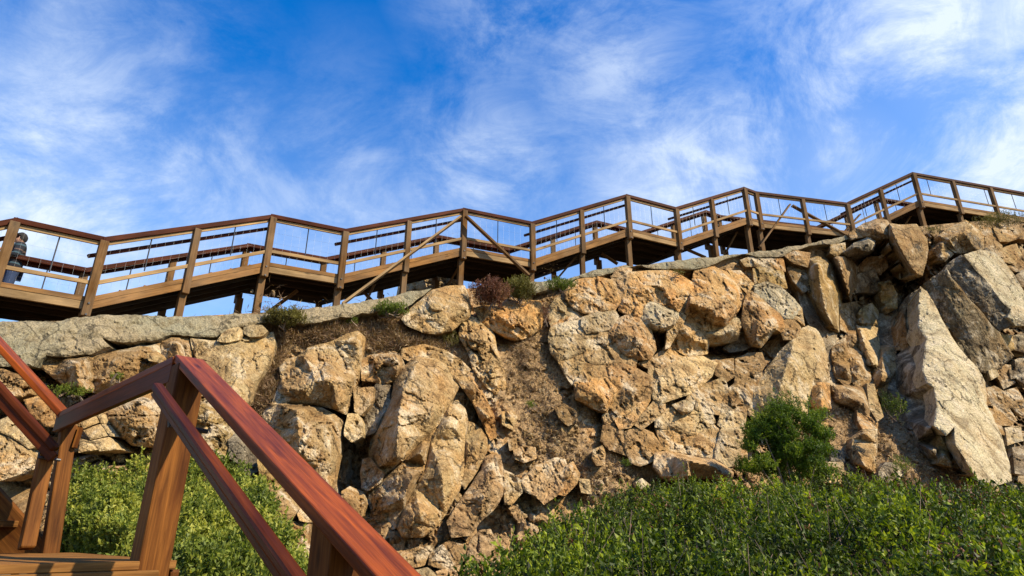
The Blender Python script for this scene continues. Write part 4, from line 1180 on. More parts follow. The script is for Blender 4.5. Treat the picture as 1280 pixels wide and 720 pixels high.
    r = [
        ('yellow lit pillar with a dark left side under the right concrete ledge', 'yellow', H_((196, 290), (212, 262), (240, 250), (292, 262), (322, 300), (345, 380), (362, 450), (348, 530), (350, 612), (310, 592), (258, 520), (222, 440), (203, 360)), H_((252, 285, .80), (262, 400, .85), (285, 500, .75), (318, 575, .6), (320, 400, .6)), .05, 'pillar_rock'),
        ('shorter brown pillar hanging right of the yellow lit pillar', 'brown', H_((322, 245), (345, 236), (400, 240), (436, 300), (440, 380), (412, 470), (396, 430), (362, 335)), H_((352, 260, .7), (375, 340, .7), (405, 430, .6)), .1, 'pillar_rock'),
        ('grey slab jutting out under the mossy hump', 'slate_shade', H_((375, 222), (430, 182), (500, 150), (532, 168), (524, 212), (462, 226), (402, 236)), H_((430, 195, .75), (500, 180, .85), (480, 215, .8)), .4, S),
        ('brown crumbly earth hump where the boardwalk meets the cliff top', 'brown', H_((400, 130), (440, 108), (480, 82), (540, 60), (592, 66), (612, 88), (600, 145), (540, 152), (480, 140), (420, 150)), H_((540, 100, .75), (480, 110, .6)), .4, 'earth_mound'),
        ('large pale pentagonal slab hanging point down near the top', 'tan', H_((590, 140, .1), (612, 82, .7), (680, 90), (740, 86), (768, 130), (790, 160), (796, 210), (785, 270), (768, 335), (745, 345), (690, 310, .1), (640, 235, .1)), H_((632, 142, 1.05), (662, 200, 1.1), (692, 258, 1.1), (735, 320, .95), (700, 140, .85), (770, 220, .72)), .55, S),
        ('angular block with grey shaded front and bright right face, top right', 'tan', H_((856, 140), (900, 110), (945, 85), (985, 65), (1030, 88), (1086, 160), (1086, 208), (1046, 216), (1020, 232), (940, 218), (880, 170)), H_((978, 118, .95), (905, 158, .72), (1044, 208, .85), (1000, 80, .55), (940, 215, .25), (1010, 226, .35)), .25, K),
        ('small wedge with one bright face left of the angular block', 'tan', H_((823, 212), (870, 166), (900, 195), (930, 226), (885, 262), (830, 240)), H_((873, 176, .62), (867, 252, .60)), .15, K),
        ('pale small rock right below the angular block', 'tan', H_((1088, 150), (1130, 165), (1166, 190), (1170, 242), (1130, 224), (1090, 205)), None, .4, K),
        ('brown flat rock behind the angular block', 'brown', H_((1040, 90), (1085, 85), (1130, 88), (1150, 130), (1160, 160), (1110, 148), (1080, 130)), None, .25, K),
        ('tan flat rock at the cliff top near the right edge', 'tan', H_((1128, 98), (1210, 118), (1242, 152), (1200, 162), (1162, 162)), None, .35, K),
        ('small slab on the mossy cliff top near the right edge', 'tan', H_((1150, 72), (1200, 82), (1228, 108), (1172, 96)), None, .35, K),
        ('rounded brown rock right of the pale small one', 'tan', H_((1172, 205), (1240, 184), (1266, 235), (1232, 282), (1182, 262)), None, .35, 'boulder'),
        ('layered rounded rock at the right edge below the cliff top', 'brown', H_((1195, 292), (1240, 285), (1275, 232), (1300, 222), (1300, 310), (1240, 312)), None, .3, 'boulder'),
        ('grey rock at the right edge beside the bright long slab', 'slate_shade', H_((1246, 338), (1300, 290), (1300, 400), (1270, 385)), None, .4, K),
        ('dark rock at the top right corner of the cliff', 'brown', H_((1225, 110), (1300, 102), (1300, 155), (1245, 145)), None, .3, K),
        ('long bright cream slab slanting down to the right edge', 'cream', H_((985, 236, 1.1), (1060, 214, .9), (1122, 226, .8), (1170, 262, .75), (1212, 320, .72), (1262, 400, .72), (1300, 460, .72), (1300, 585, 1.1), (1242, 582, 1.1), (1205, 545, 1.1), (1222, 505, 1.1), (1180, 470, 1.1), (1122, 392, 1.12), (1060, 322, 1.12)), H_((1130, 320, .95), (1240, 480, .95)), .75, S),
        ('dark grey ribbed slab just left of the bright cream slab', 'slate_shade', H_((893, 292, .5), (930, 262, .65), (966, 240, .95), (998, 262, 1.08), (1050, 328, 1.1), (1110, 392, 1.1), (1170, 462, 1.1), (1217, 512, 1.1), (1222, 588, .95), (1152, 612, .6), (1110, 562, .5), (1060, 502, .5), (1010, 462, .5), (958, 392, .5), (908, 342, .5)), H_((985, 350, .78), (1090, 480, .8)), .25, S),
        ('wide brown banded slab with long parallel grooves', 'banded', H_((783, 382, .2), (835, 345, .4), (893, 302, .7), (912, 352, .75), (958, 402, .75), (1010, 470, .75), (1062, 520, .75), (1112, 590, .75), (1154, 626, .75), (1190, 690, .75), (1225, 740, .7), (1162, 790, .4), (1102, 822, .2), (1058, 812, .1), (1000, 742, .1), (940, 642, .1), (880, 552, .1), (828, 462, .15)), H_((880, 430, .45), (960, 540, .52), (1040, 650, .5)), .12, S),
        ('tall cream sunlit buttress standing down to the scrub at right', 'cream', H_((763, 398, 1.0), (790, 422, .7), (820, 470, .7), (850, 532, .7), (900, 622, .75), (952, 702, .75), (1042, 802, .75), (1080, 872, .75), (1086, 982, .7), (1122, 1052, .7), (1162, 1142, .7), (1200, 1272, .75), (1214, 1360, .75), (1130, 1385, 1.0), (1052, 1350, 1.3), (1032, 1322, 1.35), (985, 1242, 1.35), (945, 1182, 1.35), (934, 1088, 1.3), (890, 1132, 1.25), (836, 1086, 1.25), (850, 982, 1.3), (836, 892, 1.3), (795, 872, 1.3), (778, 812, 1.3), (790, 690, 1.25), (800, 652, 1.15), (776, 622, 1.15), (755, 592, 1.15), (758, 500, 1.1)),
         H_((880, 760, 1.1), (930, 900, 1.12), (1000, 1060, 1.1), (1090, 1250, 1.12)), .55, 'buttress_rock'),
        ('dark brown side facet at the foot of the cream buttress', 'brown', I_((892, 456), (928, 408), (944, 500), (982, 562), (1032, 642), (1032, 668), (962, 622), (912, 582), (897, 505)), I_((930, 440, .9), (975, 560, 1.0), (1015, 640, 1.0)), .2, S),
        ('thin cream sliver left of the dark facet', 'yellow', I_((838, 432), (890, 456), (898, 540), (918, 612), (860, 592), (852, 505)), I_((870, 470, .7), (880, 560, .7)), .5, S),
        ('dark rough rock wall on the shaded side of the cream buttress', 'slate_shade', H_((655, 515), (700, 445), (758, 404), (758, 502), (746, 592), (776, 624), (797, 690), (772, 812), (832, 893), (847, 985), (832, 1085), (848, 1182), (857, 1272), (800, 1246), (745, 1166), (700, 1062), (688, 932), (652, 802), (650, 740), (700, 700), (722, 650), (704, 580), (700, 500)), H_((745, 500, .85), (765, 700, .85), (800, 900, 1.0), (815, 1100, 1.05), (835, 1220, 1.0), (760, 810, .8)), .0, S),
        ('brown column left of the dark rough wall', 'brown', H_((625, 622), (658, 520), (698, 490), (704, 582), (722, 652), (700, 702), (640, 702)), H_((690, 600, .6), (680, 530, .5)), .15, 'pillar_rock'),
        ('round topped yellow block in the dark recess', 'yellow', H_((455, 532), (480, 492), (520, 480), (548, 520), (545, 580), (470, 586)), H_((480, 520, .55), (475, 575, .55)), .2, K),
        ('pale lit block under the round topped yellow one', 'pale', H_((445, 592), (542, 588), (548, 682), (556, 780), (526, 790), (480, 722), (456, 682)), H_((462, 610, .6), (490, 700, .6), (525, 780, .6)), .25, 'pillar_rock'),
        ('dark brown pillar left of the pale lit block', 'brown', H_((400, 622), (442, 600), (460, 702), (488, 760), (508, 860), (480, 890), (440, 882), (402, 802), (386, 702)), H_((435, 640, .5), (460, 780, .5)), .1, 'pillar_rock'),
        ('leftmost dark pillar in the shaded columns', 'brown', H_((330, 702), (388, 642), (400, 762), (412, 862), (390, 882), (350, 842), (333, 762)), H_((380, 690, .45), (390, 800, .45)), .08, 'pillar_rock'),
        ('tall tan pillar above the grassy slope, between dark clefts', 'tan', H_((560, 742), (562, 692), (630, 690), (640, 800), (592, 880), (582, 960), (546, 902), (530, 802)), H_((575, 730, .4), (570, 860, .4)), .1, 'pillar_rock'),
        ('lozenge shaped yellow rock in the centre of the dark recess', 'yellow', H_((558, 375), (610, 370), (640, 430), (642, 500), (602, 520), (574, 470)), H_((568, 385, .4), (590, 500, .4)), .1, K),
        ('square grey rock at the back of the dark recess', 'slate_shade', H_((440, 335), (530, 312), (556, 372), (560, 402), (530, 422), (442, 420)), None, .0, K),
        ('brown rock under the mossy overhang in the recess', 'brown', H_((450, 300), (500, 250), (580, 240), (600, 290), (560, 330), (530, 306), (460, 322)), None, -.1, K),
        ('crumbly brown knob left of the yellow lit pillar', 'brown', H_((80, 232), (140, 216), (208, 228), (196, 292), (130, 272)), None, .25, K),
        ('small ochre rock above the shorter brown pillar', 'yellow', H_((318, 188), (382, 178), (385, 215), (340, 236), (316, 222)), None, .35, K),
        ('dark ribbed rock sliding down left of the yellow lit pillar', 'brown', H_((100, 300), (160, 290), (196, 320), (205, 400), (180, 420), (130, 360)), None, .0, K),
        ('brown rock under the shorter brown pillar', 'brown', H_((360, 482), (440, 472), (456, 530), (445, 590), (400, 622), (366, 602)), None, -.05, K),
        ('grey blocky rock low in the dark recess', 'slate_shade', H_((562, 532), (640, 512), (656, 560), (632, 690), (562, 690), (548, 602)), None, -.1, K),
        ('thin pale sliver of rock lit beneath the pillars', 'pale', H_((498, 880), (528, 885), (545, 960), (572, 1042), (548, 1062), (515, 1000)), None, .4, S),
        ('brown rock ledge overhanging the earthy slope', 'brown', H_((320, 885), (400, 892), (480, 902), (510, 962), (540, 1040), (500, 1062), (430, 1002), (345, 962)), H_((400, 940, .6), (480, 980, .6)), .1, S),
        ('black shaded rib of rock left of the dark green recess bush', 'slate_shade', H_((590, 900), (640, 812), (690, 932), (702, 1062), (662, 1090), (604, 1012)), H_((668, 960, .4),), -.3, S),
        ('ribbed rock coloured dark for the shadow beside the lower yellow lit pillar', 'slate_shade', H_((150, 400), (204, 410), (224, 470), (262, 560), (300, 622), (290, 682), (230, 622), (180, 520)), None, -.3, S),  # dark colour stands in for the shadow on the ribs
        ('narrow rock strip coloured dark for the shaded gap right of the long buttress', 'slate_shade', H_((270, 640), (330, 625), (336, 702), (345, 802), (356, 872), (322, 862), (285, 762)), None, -.3, S),  # dark filler painting the shade of the gap
        ('orange rock with a dark side at the top of the earthy slope', 'orange', I_((218, 300), (226, 222), (250, 196), (306, 200), (312, 320), (280, 332), (240, 330)), I_((264, 215, .65), (270, 320, .6)), .2, K),
        ('standing stone like a post on the earthy slope', 'tan', I_((428, 475), (480, 432), (542, 430), (541, 500), (533, 642), (485, 622), (430, 592)), I_((478, 445, .75), (482, 610, .8)), .35, K),
        ('orange rock leaning behind the standing stone', 'orange', I_((450, 335), (500, 325), (545, 400), (540, 428), (480, 426), (455, 380)), None, .25, K),
        ('grey speckled stone at the scrub edge, right of the standing stone', 'slate_shade', I_((560, 640), (590, 596), (640, 600), (645, 660), (600, 695), (562, 682)), None, .55, K),
        ('small cream stone touching the grey speckled stone', 'cream', I_((615, 598), (650, 610), (672, 645), (655, 682), (648, 640)), None, .5, K),
        ('grey rock left of the standing stone, upper of three', 'slate_shade', I_((310, 540), (375, 532), (382, 588), (320, 580)), None, .25, K),
        ('pale rock left of the standing stone, middle of three', 'grey', I_((288, 592), (370, 596), (378, 645), (300, 636)), None, .35, K),
        ('pale rock left of the standing stone, lowest of three', 'pale', I_((282, 650), (380, 652), (372, 690), (290, 688)), None, .4, K),
        ('little orange stone beside the green bush top', 'orange', I_((268, 392), (298, 398), (292, 430), (268, 422)), None, .35, K),
        ('small cube of rock in the dark corner right of the banded slab', 'grey', I_((1108, 135), (1136, 124), (1150, 158), (1120, 174)), None, .3, K),
        ('brown block right of the small cube', 'brown', I_((1148, 102), (1210, 110), (1232, 190), (1180, 220), (1150, 162)), None, .2, K),
        ('tiny grey block between two dark blocks at right', 'slate_shade', I_((1210, 132), (1240, 140), (1246, 165), (1218, 170)), None, .3, K),
        ('grey brown wedge in the right hand dark cleft', 'brown', I_((1180, 240), (1240, 222), (1285, 300), (1270, 352), (1200, 302)), None, .2, K),
        ('shaded block under the grey brown wedge', 'brown', I_((1130, 312), (1190, 302), (1240, 380), (1215, 402), (1160, 402)), None, .2, K),
        ('olive tinted block low in the right hand cleft', 'grey', I_((1190, 422), (1260, 412), (1272, 480), (1200, 502)), None, .25, K),
        ('grey block by the scrub at the right edge', 'slate_shade', I_((1225, 522), (1300, 510), (1300, 652), (1240, 642)), None, .3, K),
        ('thin leaning shaded slab beside the cream buttress', 'brown', I_((1090, 322), (1128, 330), (1182, 452), (1150, 440), (1120, 400)), None, .2, S),
        ('ochre block under the tip of the ribbed grey slab', 'yellow', H_((1140, 632), (1218, 640), (1228, 705), (1190, 712)), None, .5, K),
        ('dark grey block at the right edge under the cream slab', 'slate_shade', H_((1225, 645), (1300, 622), (1300, 725), (1235, 705)), None, .4, K),
        ('grey block at the right edge above the thin dark cleft', 'slate_shade', I_((1240, 82), (1300, 62), (1300, 205), (1250, 172)), None, .3, K),
        ('brown block low under the brown banded slab', 'brown', I_((1085, 230), (1130, 215), (1175, 240), (1185, 300), (1130, 305), (1095, 300)), None, .15, K),
    ]
    for lab, mt, pp, ct, h, nm in r:
        if nm == 'pillar_rock':
            h -= .22
            ct = [(c_[0], c_[1], c_[2] + (.22 if c_[0] < 1055 else .05)) for c_ in (ct or [])]
        rock(lab, mt, pp, ctrl=ct, h0=h, name=nm, cat='rock' if nm in (K, S, 'pillar_rock', 'buttress_rock') else ('mound' if nm == 'earth_mound' else 'boulder'), soft=.05, rel=.36 if nm in (S, 'buttress_rock') else .55, deep=.8, grow=2.8 if nm == 'pillar_rock' else 1.8, dome=.03,
             material=M_CLIFF if nm == 'earth_mound' else None)
    # boulder standing behind under the boardwalk
    rock('grey brown boulder standing in the gap beneath the boardwalk', 'grey', [(494, 376), (500, 352), (510, 336), (530, 328), (556, 328), (568, 342), (578, 362), (570, 380), (508, 384)], h0=0, D0=14.9, deep=1.6, rel=1.2)


build_rocks()


# ------------------------------------------------------------------ boardwalk along the cliff top
def ray_z(px, py, z):
    """point on the sight line of a surveyed pixel at height z over the eye"""
    u = (px - 640.0) / FPX; v = (360.0 - py) / FPX
    y = CP - SP * v; zz = SP + CP * v
    t = z / zz
    return Vector((u * t, y * t, EYE + z))


def rim_z(px):
    p = W(px, float(np.interp(px, _rx, _ry)), float(np.interp(px, _rx, _rd)))
    return p.z


def to_px(p):
    x, y, z = p[0], p[1], p[2] - EYE
    f = y * CP + z * SP; u = z * CP - y * SP
    return 640 + FPX * x / f, 360 - FPX * u / f


BW_LINE = [(-150, 306, 3.55), (-75, 296, 3.9), (20, 277.5, 4.4), (130, 301, 4.4), (340, 272, 5.87), (431, 290, 5.87), (579, 263.5, 7.2), (664, 280.5, 7.2),
           (782, 246, 8.5), (843, 262, 8.5), (928, 236.5, 9.8), (943, 242, 9.8), (1057, 256, 9.8), (1139, 218, 11.0), (1280, 243, 11.0), (1420, 267, 11.0)]
BW_KIND = ['f', 'f', 'l', 'f', 'l', 'f', 'l', 'f', 'l', 'f', 'l', 'l', 'f', 'l', 'l']
RAIL_H = 0.98
BW_W = 1.62


def build_boardwalk():
    near = [ray_z(*q) for q in BW_LINE]
    n = len(near)
    # plan normals, mitred, pointing away from the viewer
    nor = []
    for i in range(n):
        ds = []
        for a, b in ((i - 1, i), (i, i + 1)):
            if 0 <= a and b < n:
                d = near[b] - near[a]; d.z = 0; d.normalize(); ds.append(Vector((-d.y, d.x, 0)))
        v = ds[0] if len(ds) == 1 else (ds[0] + ds[1])
        v.normalize()
        c = v.dot(ds[0])
        nor.append(v / max(c, 0.75))
    far = [p + v * BW_W for p, v in zip(near, nor)]
    root = empty('boardwalk', (near[6].x, near[6].y, rim_z(579)))
    tag(root, 'long timber boardwalk stepping up along the cliff top with dark red handrails', 'boardwalk')
    dz = Vector((0, 0, -1))
    B = root

    def off(i, j, p, side, q):
        """shift p sideways (towards the viewer positive) on segment i-j"""
        d = near[j] - near[i]; d.z = 0; d.normalize()
        return p + Vector((d.y, -d.x, 0)) * q

    for i in range(n - 1):
        j = i + 1
        for line, side in ((near, 1), (far, -1)):
            a, b = line[i], line[j]
            L = (b - a).length
            d = (b - a).normalized()
            dh = Vector((d.x, d.y, 0)).normalized()
            outv = Vector((dh.y, -dh.x, 0)) * side
            MB().bar(a - d * .03, b + d * .03, 0.17, 0.085, bev=0.008).build('top_rail', M_BWRAIL, B)
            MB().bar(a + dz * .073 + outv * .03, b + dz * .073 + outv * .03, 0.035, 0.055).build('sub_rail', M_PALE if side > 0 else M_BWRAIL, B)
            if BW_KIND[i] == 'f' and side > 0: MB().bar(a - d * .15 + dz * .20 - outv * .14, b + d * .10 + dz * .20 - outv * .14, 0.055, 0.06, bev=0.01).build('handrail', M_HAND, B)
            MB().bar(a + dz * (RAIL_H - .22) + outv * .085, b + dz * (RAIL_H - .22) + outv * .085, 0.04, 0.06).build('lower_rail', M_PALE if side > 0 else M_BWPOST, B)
            # stringer / edge beam
            o = outv * .045
            if side > 0:
                MB().bar(a + dz * (RAIL_H + .04) + o, b + dz * (RAIL_H + .04) + o, 0.045, 0.075).build('edge_board', M_FASC, B)
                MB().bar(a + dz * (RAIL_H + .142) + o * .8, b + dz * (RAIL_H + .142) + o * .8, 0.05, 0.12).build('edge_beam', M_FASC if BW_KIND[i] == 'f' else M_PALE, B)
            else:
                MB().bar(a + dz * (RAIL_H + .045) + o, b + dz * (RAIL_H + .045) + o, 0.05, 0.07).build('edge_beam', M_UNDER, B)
            # rods and wires of the bays
            k = max(1, int(round(L / 1.35)))
            for q in range(k):
                f = (q + .5) / k
                p = a.lerp(b, f)
                MB().tube([p + dz * .09, p + dz * (RAIL_H - .30)], 0.011, 5).build('steel_rod', M_ROD, B)
            mb = MB()
            m_ = int(L / 0.14)
            for q in range(1, m_):
                p = a.lerp(b, q / m_)
                mb.tube([p + dz * .10, p + dz * (RAIL_H - .04)], 0.0009, 3, caps=False)
            for q in range(1, 4):
                zq = .10 + q * .22
                mb.tube([a + dz * zq, b + dz * zq], 0.0008, 3, caps=False)
            mb.build('wire_mesh', M_WIRE, B)
            # middle posts
            if L > 2.0:
                nm_ = 1 if L < 3.6 else 2
                for q in range(1, nm_ + 1):
                    p = a.lerp(b, q / (nm_ + 1)) + outv * .005
                    px = to_px(p)[0]
                    lo = (rim_z(px) - 0.15) if side > 0 else p.z - RAIL_H - 1.6
                    MB().bar(p + dz * .05 + outv * .05, Vector((p.x, p.y, 0)) + outv * .05 + Vector((0, 0, p.z - RAIL_H - .30)), 0.115, 0.115, up=dh, bev=0.008).build('post', M_BWPOST, B)
                    MB().bar(Vector((p.x, p.y, p.z - RAIL_H - .25)) - outv * .03, Vector((p.x, p.y, lo)) - outv * .03, 0.11, 0.11, up=dh).build('stump', M_BWPOST, B)
        # deck boards
        d = near[j] - near[i]
        dpt = RAIL_H
        if BW_KIND[i] == 'l':
            mb = MB()
            k = max(2, int(d.length / 0.125))
            for q in range(k):
                f = (q + .5) / k
                p, r = near[i].lerp(near[j], f) + dz * (dpt + .0), far[i].lerp(far[j], f) + dz * (dpt + .0)
                mb.bar(p, r, 0.115, 0.035)
            mb.build('deck', M_DECK, B)
            um = MB()
            a4 = [near[i] + dz * (dpt + .06), near[j] + dz * (dpt + .06), far[j] + dz * (dpt + .06), far[i] + dz * (dpt + .06)]
            for f in (.12, .36, .6):
                um.bar(near[i].lerp(far[i], f) + dz * (dpt + .13), near[j].lerp(far[j], f) + dz * (dpt + .13), 0.07, 0.13)
            um.poly(a4, 0.02)
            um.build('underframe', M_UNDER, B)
        else:
            k = 8
            mb = MB()
            for q in range(k):
                f = (q + .5) / k
                p, r = near[i].lerp(near[j], f) + dz * (dpt + .0), far[i].lerp(far[j], f) + dz * (dpt + .0)
                w = d.length / k
                mb.bar(p + dz * .04, r + dz * .04, w * .62, 0.03)
            mb.build('treads', M_DECK, B)
            um = MB()
            um.poly([near[i] + dz * (dpt + .115), near[j] + dz * (dpt + .115), far[j] + dz * (dpt + .115), far[i] + dz * (dpt + .115)], 0.02)
            for f in (.12, .36, .6):
                um.bar(near[i].lerp(far[i], f) + dz * (dpt + .16), near[j].lerp(far[j], f) + dz * (dpt + .16), 0.07, 0.12)
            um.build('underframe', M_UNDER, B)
    # corner posts
    for i in range(n):
        d = (near[min(i + 1, n - 1)] - near[max(i - 1, 0)]); d.z = 0; d.normalize()
        for line, side in ((near, 1), (far, -1)):
            outv = Vector((d.y, -d.x, 0)) * side
            p = line[i]
            px = to_px(p)[0]
            lo = (rim_z(px) - 0.15) if side > 0 else p.z - RAIL_H - 1.6
            MB().bar(p + dz * .04 + outv * .07, Vector((p.x, p.y, p.z - RAIL_H - .32)) + outv * .07, 0.125, 0.125, up=d, bev=0.008).build('post', M_BWPOST, B)
            MB().bar(Vector((p.x, p.y, p.z - RAIL_H - .25)) - outv * .05, Vector((p.x, p.y, lo)) - outv * .05, 0.12, 0.12, up=d).build('stump', M_BWPOST, B)
            if side > 0:
                for zz in (.12, .30):
                    q = p + dz * (RAIL_H + zz) + outv * .13
                    MB().tube([q, q + outv * .02], 0.016, 6).build('bolt_head', M_ROD, B)

    # long diagonal braces seen in front of the rails, and shorter ones underneath
    def brace(x0, y0, x1, y1, D0, D1, w=0.10, mat=None):
        MB().bar(W(x0, y0, D0), W(x1, y1, D1), 0.045, w, up=(0.3, -1, 0.1)).build('brace', mat or M_BWPOST, B)
    brace(428, 380, 576, 271, 11.6, 12.85, .1, M_PALE)
    brace(582, 270, 661, 344, 12.85, 13.5)
    brace(949, 309, 987, 256, 16.5, 17.1)
    brace(990, 257, 1057, 294, 17.1, 17.3)
    for x0, y0, x1, y1, D in ((333, 392, 372, 363, 11.9), (466, 377, 450, 360, 12.8), (452, 388, 470, 352, 12.6), (697, 348, 720, 321, 14.6), (752, 317, 772, 330, 15.5), (859, 312, 882, 322, 16.6), (907, 316, 921, 290, 16.8),
                              (1130, 282, 1141, 266, 18.3), (560, 358, 575, 330, 14.0), (1046, 300, 1075, 268, 18.4)):
        brace(x0, y0, x1, y1, D, D + .05, .09, M_BWPOST)
    return near, far


BW_NEAR, BW_FAR = build_boardwalk()


# ------------------------------------------------------------------ stairs in the foreground
def build_stairs():
    dz = Vector((0, 0, -1))
    A = Vector((-1.86, 3.50, EYE - 0.115))        # landing corner under the near post
    Bp = Vector((-3.36, 5.05, EYE - 0.115))       # landing corner under the far post
    d = Vector((.718, -.696, 0)).normalized()          # along the flight, down towards the viewer's right
    s = Vector((-d.y, d.x, 0))                    # away from the walkers
    if s.y < 0: s = -s
    inn = -s
    RH = 1.06
    root = empty('timber_stairs', A + inn * .6 - Vector((0, 0, 1.9)))
    tag(root, 'red stained timber stairs with a landing and handrails in front of the cliff', 'stairs')
    R = root
    ptop = W(233, 452, 3.50)
    RHn = ptop.z - A.z
    q1 = W(83, 521, 5.05)
    # landing
    WL = 1.5
    mb = MB()
    L = (A - Bp).length + .16
    k = 11
    Bq = Bp - d * .10
    for i in range(k):
        f = (i + .5) / k
        p = Bq.lerp(A + d * .08, f)
        mb.bar(p + s * .10 + dz * .02, p + inn * (WL + .6) + dz * .02, L / k - .006, .04, bev=.004)
    mb.build('deck', M_DECK, R)
    # the step board on the landing's front edge
    e0 = A + d * .085
    MB().bar(e0 + s * .02 + dz * .125 + d * .0, e0 + inn * (WL + .6) + dz * .125, 0.045, 0.165, bev=.006).build('front_board', M_DECK, R)
    MB().bar(Bq + s * .11 + dz * .14, A + d * .06 + s * .11 + dz * .14, .045, .19, bev=.006).build('side_board', M_POST, R)
    # posts
    def post(foot, top, w, name='post', mat=M_POST, up=None):
        MB().bar(foot, top, w, w, up=up or d, bev=.010).build(name, mat, R)
    pn = Vector((A.x, A.y, 0))
    post(Vector((A.x, A.y, -.3)), Vector((A.x, A.y, ptop.z - .03)), .155)
    # flight going down to the viewer's right
    slope = -0.501
    dn = d + Vector((0, 0, slope))
    topR = ptop + Vector((0, 0, 0))
    end = ptop + dn * 3.2
    MB().bar(topR - dn * .03 + s * .02, end + s * .02, .16, .045, bev=.006).build('top_rail', M_STAIN, R)
    MB().bar(topR + dz * .055 + s * .06, end + dz * .055 + s * .06, .035, .075).build('sub_rail', M_HAND, R)
    # lower post on that flight
    for t in (1.74, 3.0):
        pp = ptop + dn * t
        pp = pp + s * .045
        mb = MB().bar(Vector((pp.x, pp.y, pp.z - 1.9)), Vector((pp.x, pp.y, pp.z - .020)), .14, .14, up=d, bev=.004)
        mb.V = [(v[0], v[1], v[2] + slope * ((v[0] - pp.x) * d.x + (v[1] - pp.y) * d.y)) if v[2] > pp.z - .2 else v for v in mb.V]   # top cut to the slope of the rail
        mb.build('post', M_POST, R)
        mb = MB(); q = Vector((pp.x, pp.y, pp.z - .22)) + inn * .068
        mb.tube([q, q + inn * .018], .014, 8); mb.build('bolt_head', M_STEEL, R)
    # handrail inside, on brackets
    hs = W(196, 483, 3.18)
    he = hs + dn * 3.0
    dnn = dn.normalized()
    MB().bar(hs, he, .052, .045, bev=.014).build('handrail', M_HAND, R)
    MB().bar(hs + dz * .036, he + dz * .036, .030, .034, bev=.004).build('handrail_web', M_HAND, R)
    for t in (.30, 1.65):
        q = hs + dn * t + dz * .052
        mb = MB(); mb.tube([q, q + dz * .03, q + dz * .04 + s * .18], .011, 8); mb.build('bracket', M_ROD, R)
    # stringer and treads of the lower flight
    st0 = A + dz * .22 + d * .08
    for off_ in (s * .06, inn * 1.5):
        MB().bar(st0 + off_, st0 + off_ + dn * 3.0, .06, .28, bev=.006).build('stringer', M_POST, R)
    for i in range(1, 9):
        c = st0 + dn * (0.29 * i)
        MB().bar(c + s * .02, c + inn * 1.48, .27, .045, bev=.005).build('tread', M_DECK, R)
    # level rail of the landing
    MB().bar(q1, ptop - d * .02, .14, .045, bev=.006).build('top_rail', M_STAIN, R)
    MB().bar(q1 + dz * .07 + inn * .05, ptop + dz * .07 + inn * .05 - d * .02, .035, .115, bev=.004).build('sub_rail', M_HAND, R)
    # far landing posts: one upright in the light, one slanting and darker beside it
    foot1 = W(81, 690, 4.95); top1 = W(86, 533, 5.03)
    MB().bar(foot1 + dz * 1.0, top1, .105, .105, up=d, bev=.010).build('post', M_POST, R)
    foot2 = W(33, 686, 4.72)
    MB().bar(foot2 + dz * .0, W(62, 548, 4.82), .09, .105, up=d, bev=.010).build('post', M_POST, R)
    MB().bar(W(93, 560, 5.0), W(101, 535, 5.03), .03, .03).build('cleat', M_POST, R)
    # upper flight going up to the left
    ux = W(0, 431, 4.95)
    u = (ux - q1); ul = u.length; u.normalize()
    up_end = q1 + u * 4.0
    MB().bar(q1 - u * .02, up_end, .21, .045, bev=.006).build('top_rail', M_STAIN, R)
    h0_ = W(70, 562, 4.72)
    MB().bar(h0_, h0_ + u * 4.0, .062, .062, bev=.018).build('handrail', M_HAND, R)
    MB().bar(h0_ + dz * .062, h0_ + u * 4.0 + dz * .062, .034, .07, bev=.004).build('handrail_web', M_HAND, R)
    q = h0_ + u * .14 + dz * .11
    mb = MB(); mb.tube([q, q + dz * .04, q + dz * .05 + s * .14], .011, 8); mb.build('bracket', M_ROD, R)
    for t in (1.15, 2.5, 3.8):
        pp = q1 + u * t
        MB().bar(Vector((pp.x, pp.y, pp.z - 1.5)), Vector((pp.x, pp.y, pp.z - .05)), .125, .125, up=(1, 0, 0), bev=.010).build('post', M_POST, R)
    uh = Vector((u.x, u.y, 0)).normalized()
    us = Vector((uh.y, -uh.x, 0))
    if us.y > 0: us = -us
    b0 = Vector((q1.x, q1.y, Bp.z)) + dz * .02
    for off_ in (us * .02,):
        MB().bar(b0 + off_ - u * .05, b0 + off_ + u * 3.8, .06, .28, bev=.006).build('stringer', M_POST, R)
    for i in range(1, 10):
        c = b0 + u * (.33 * i) + Vector((0, 0, .0))
        MB().bar(c + us * .03, c + us * .55, .27, .045, bev=.005).build('tread', M_DECK, R)


build_stairs()


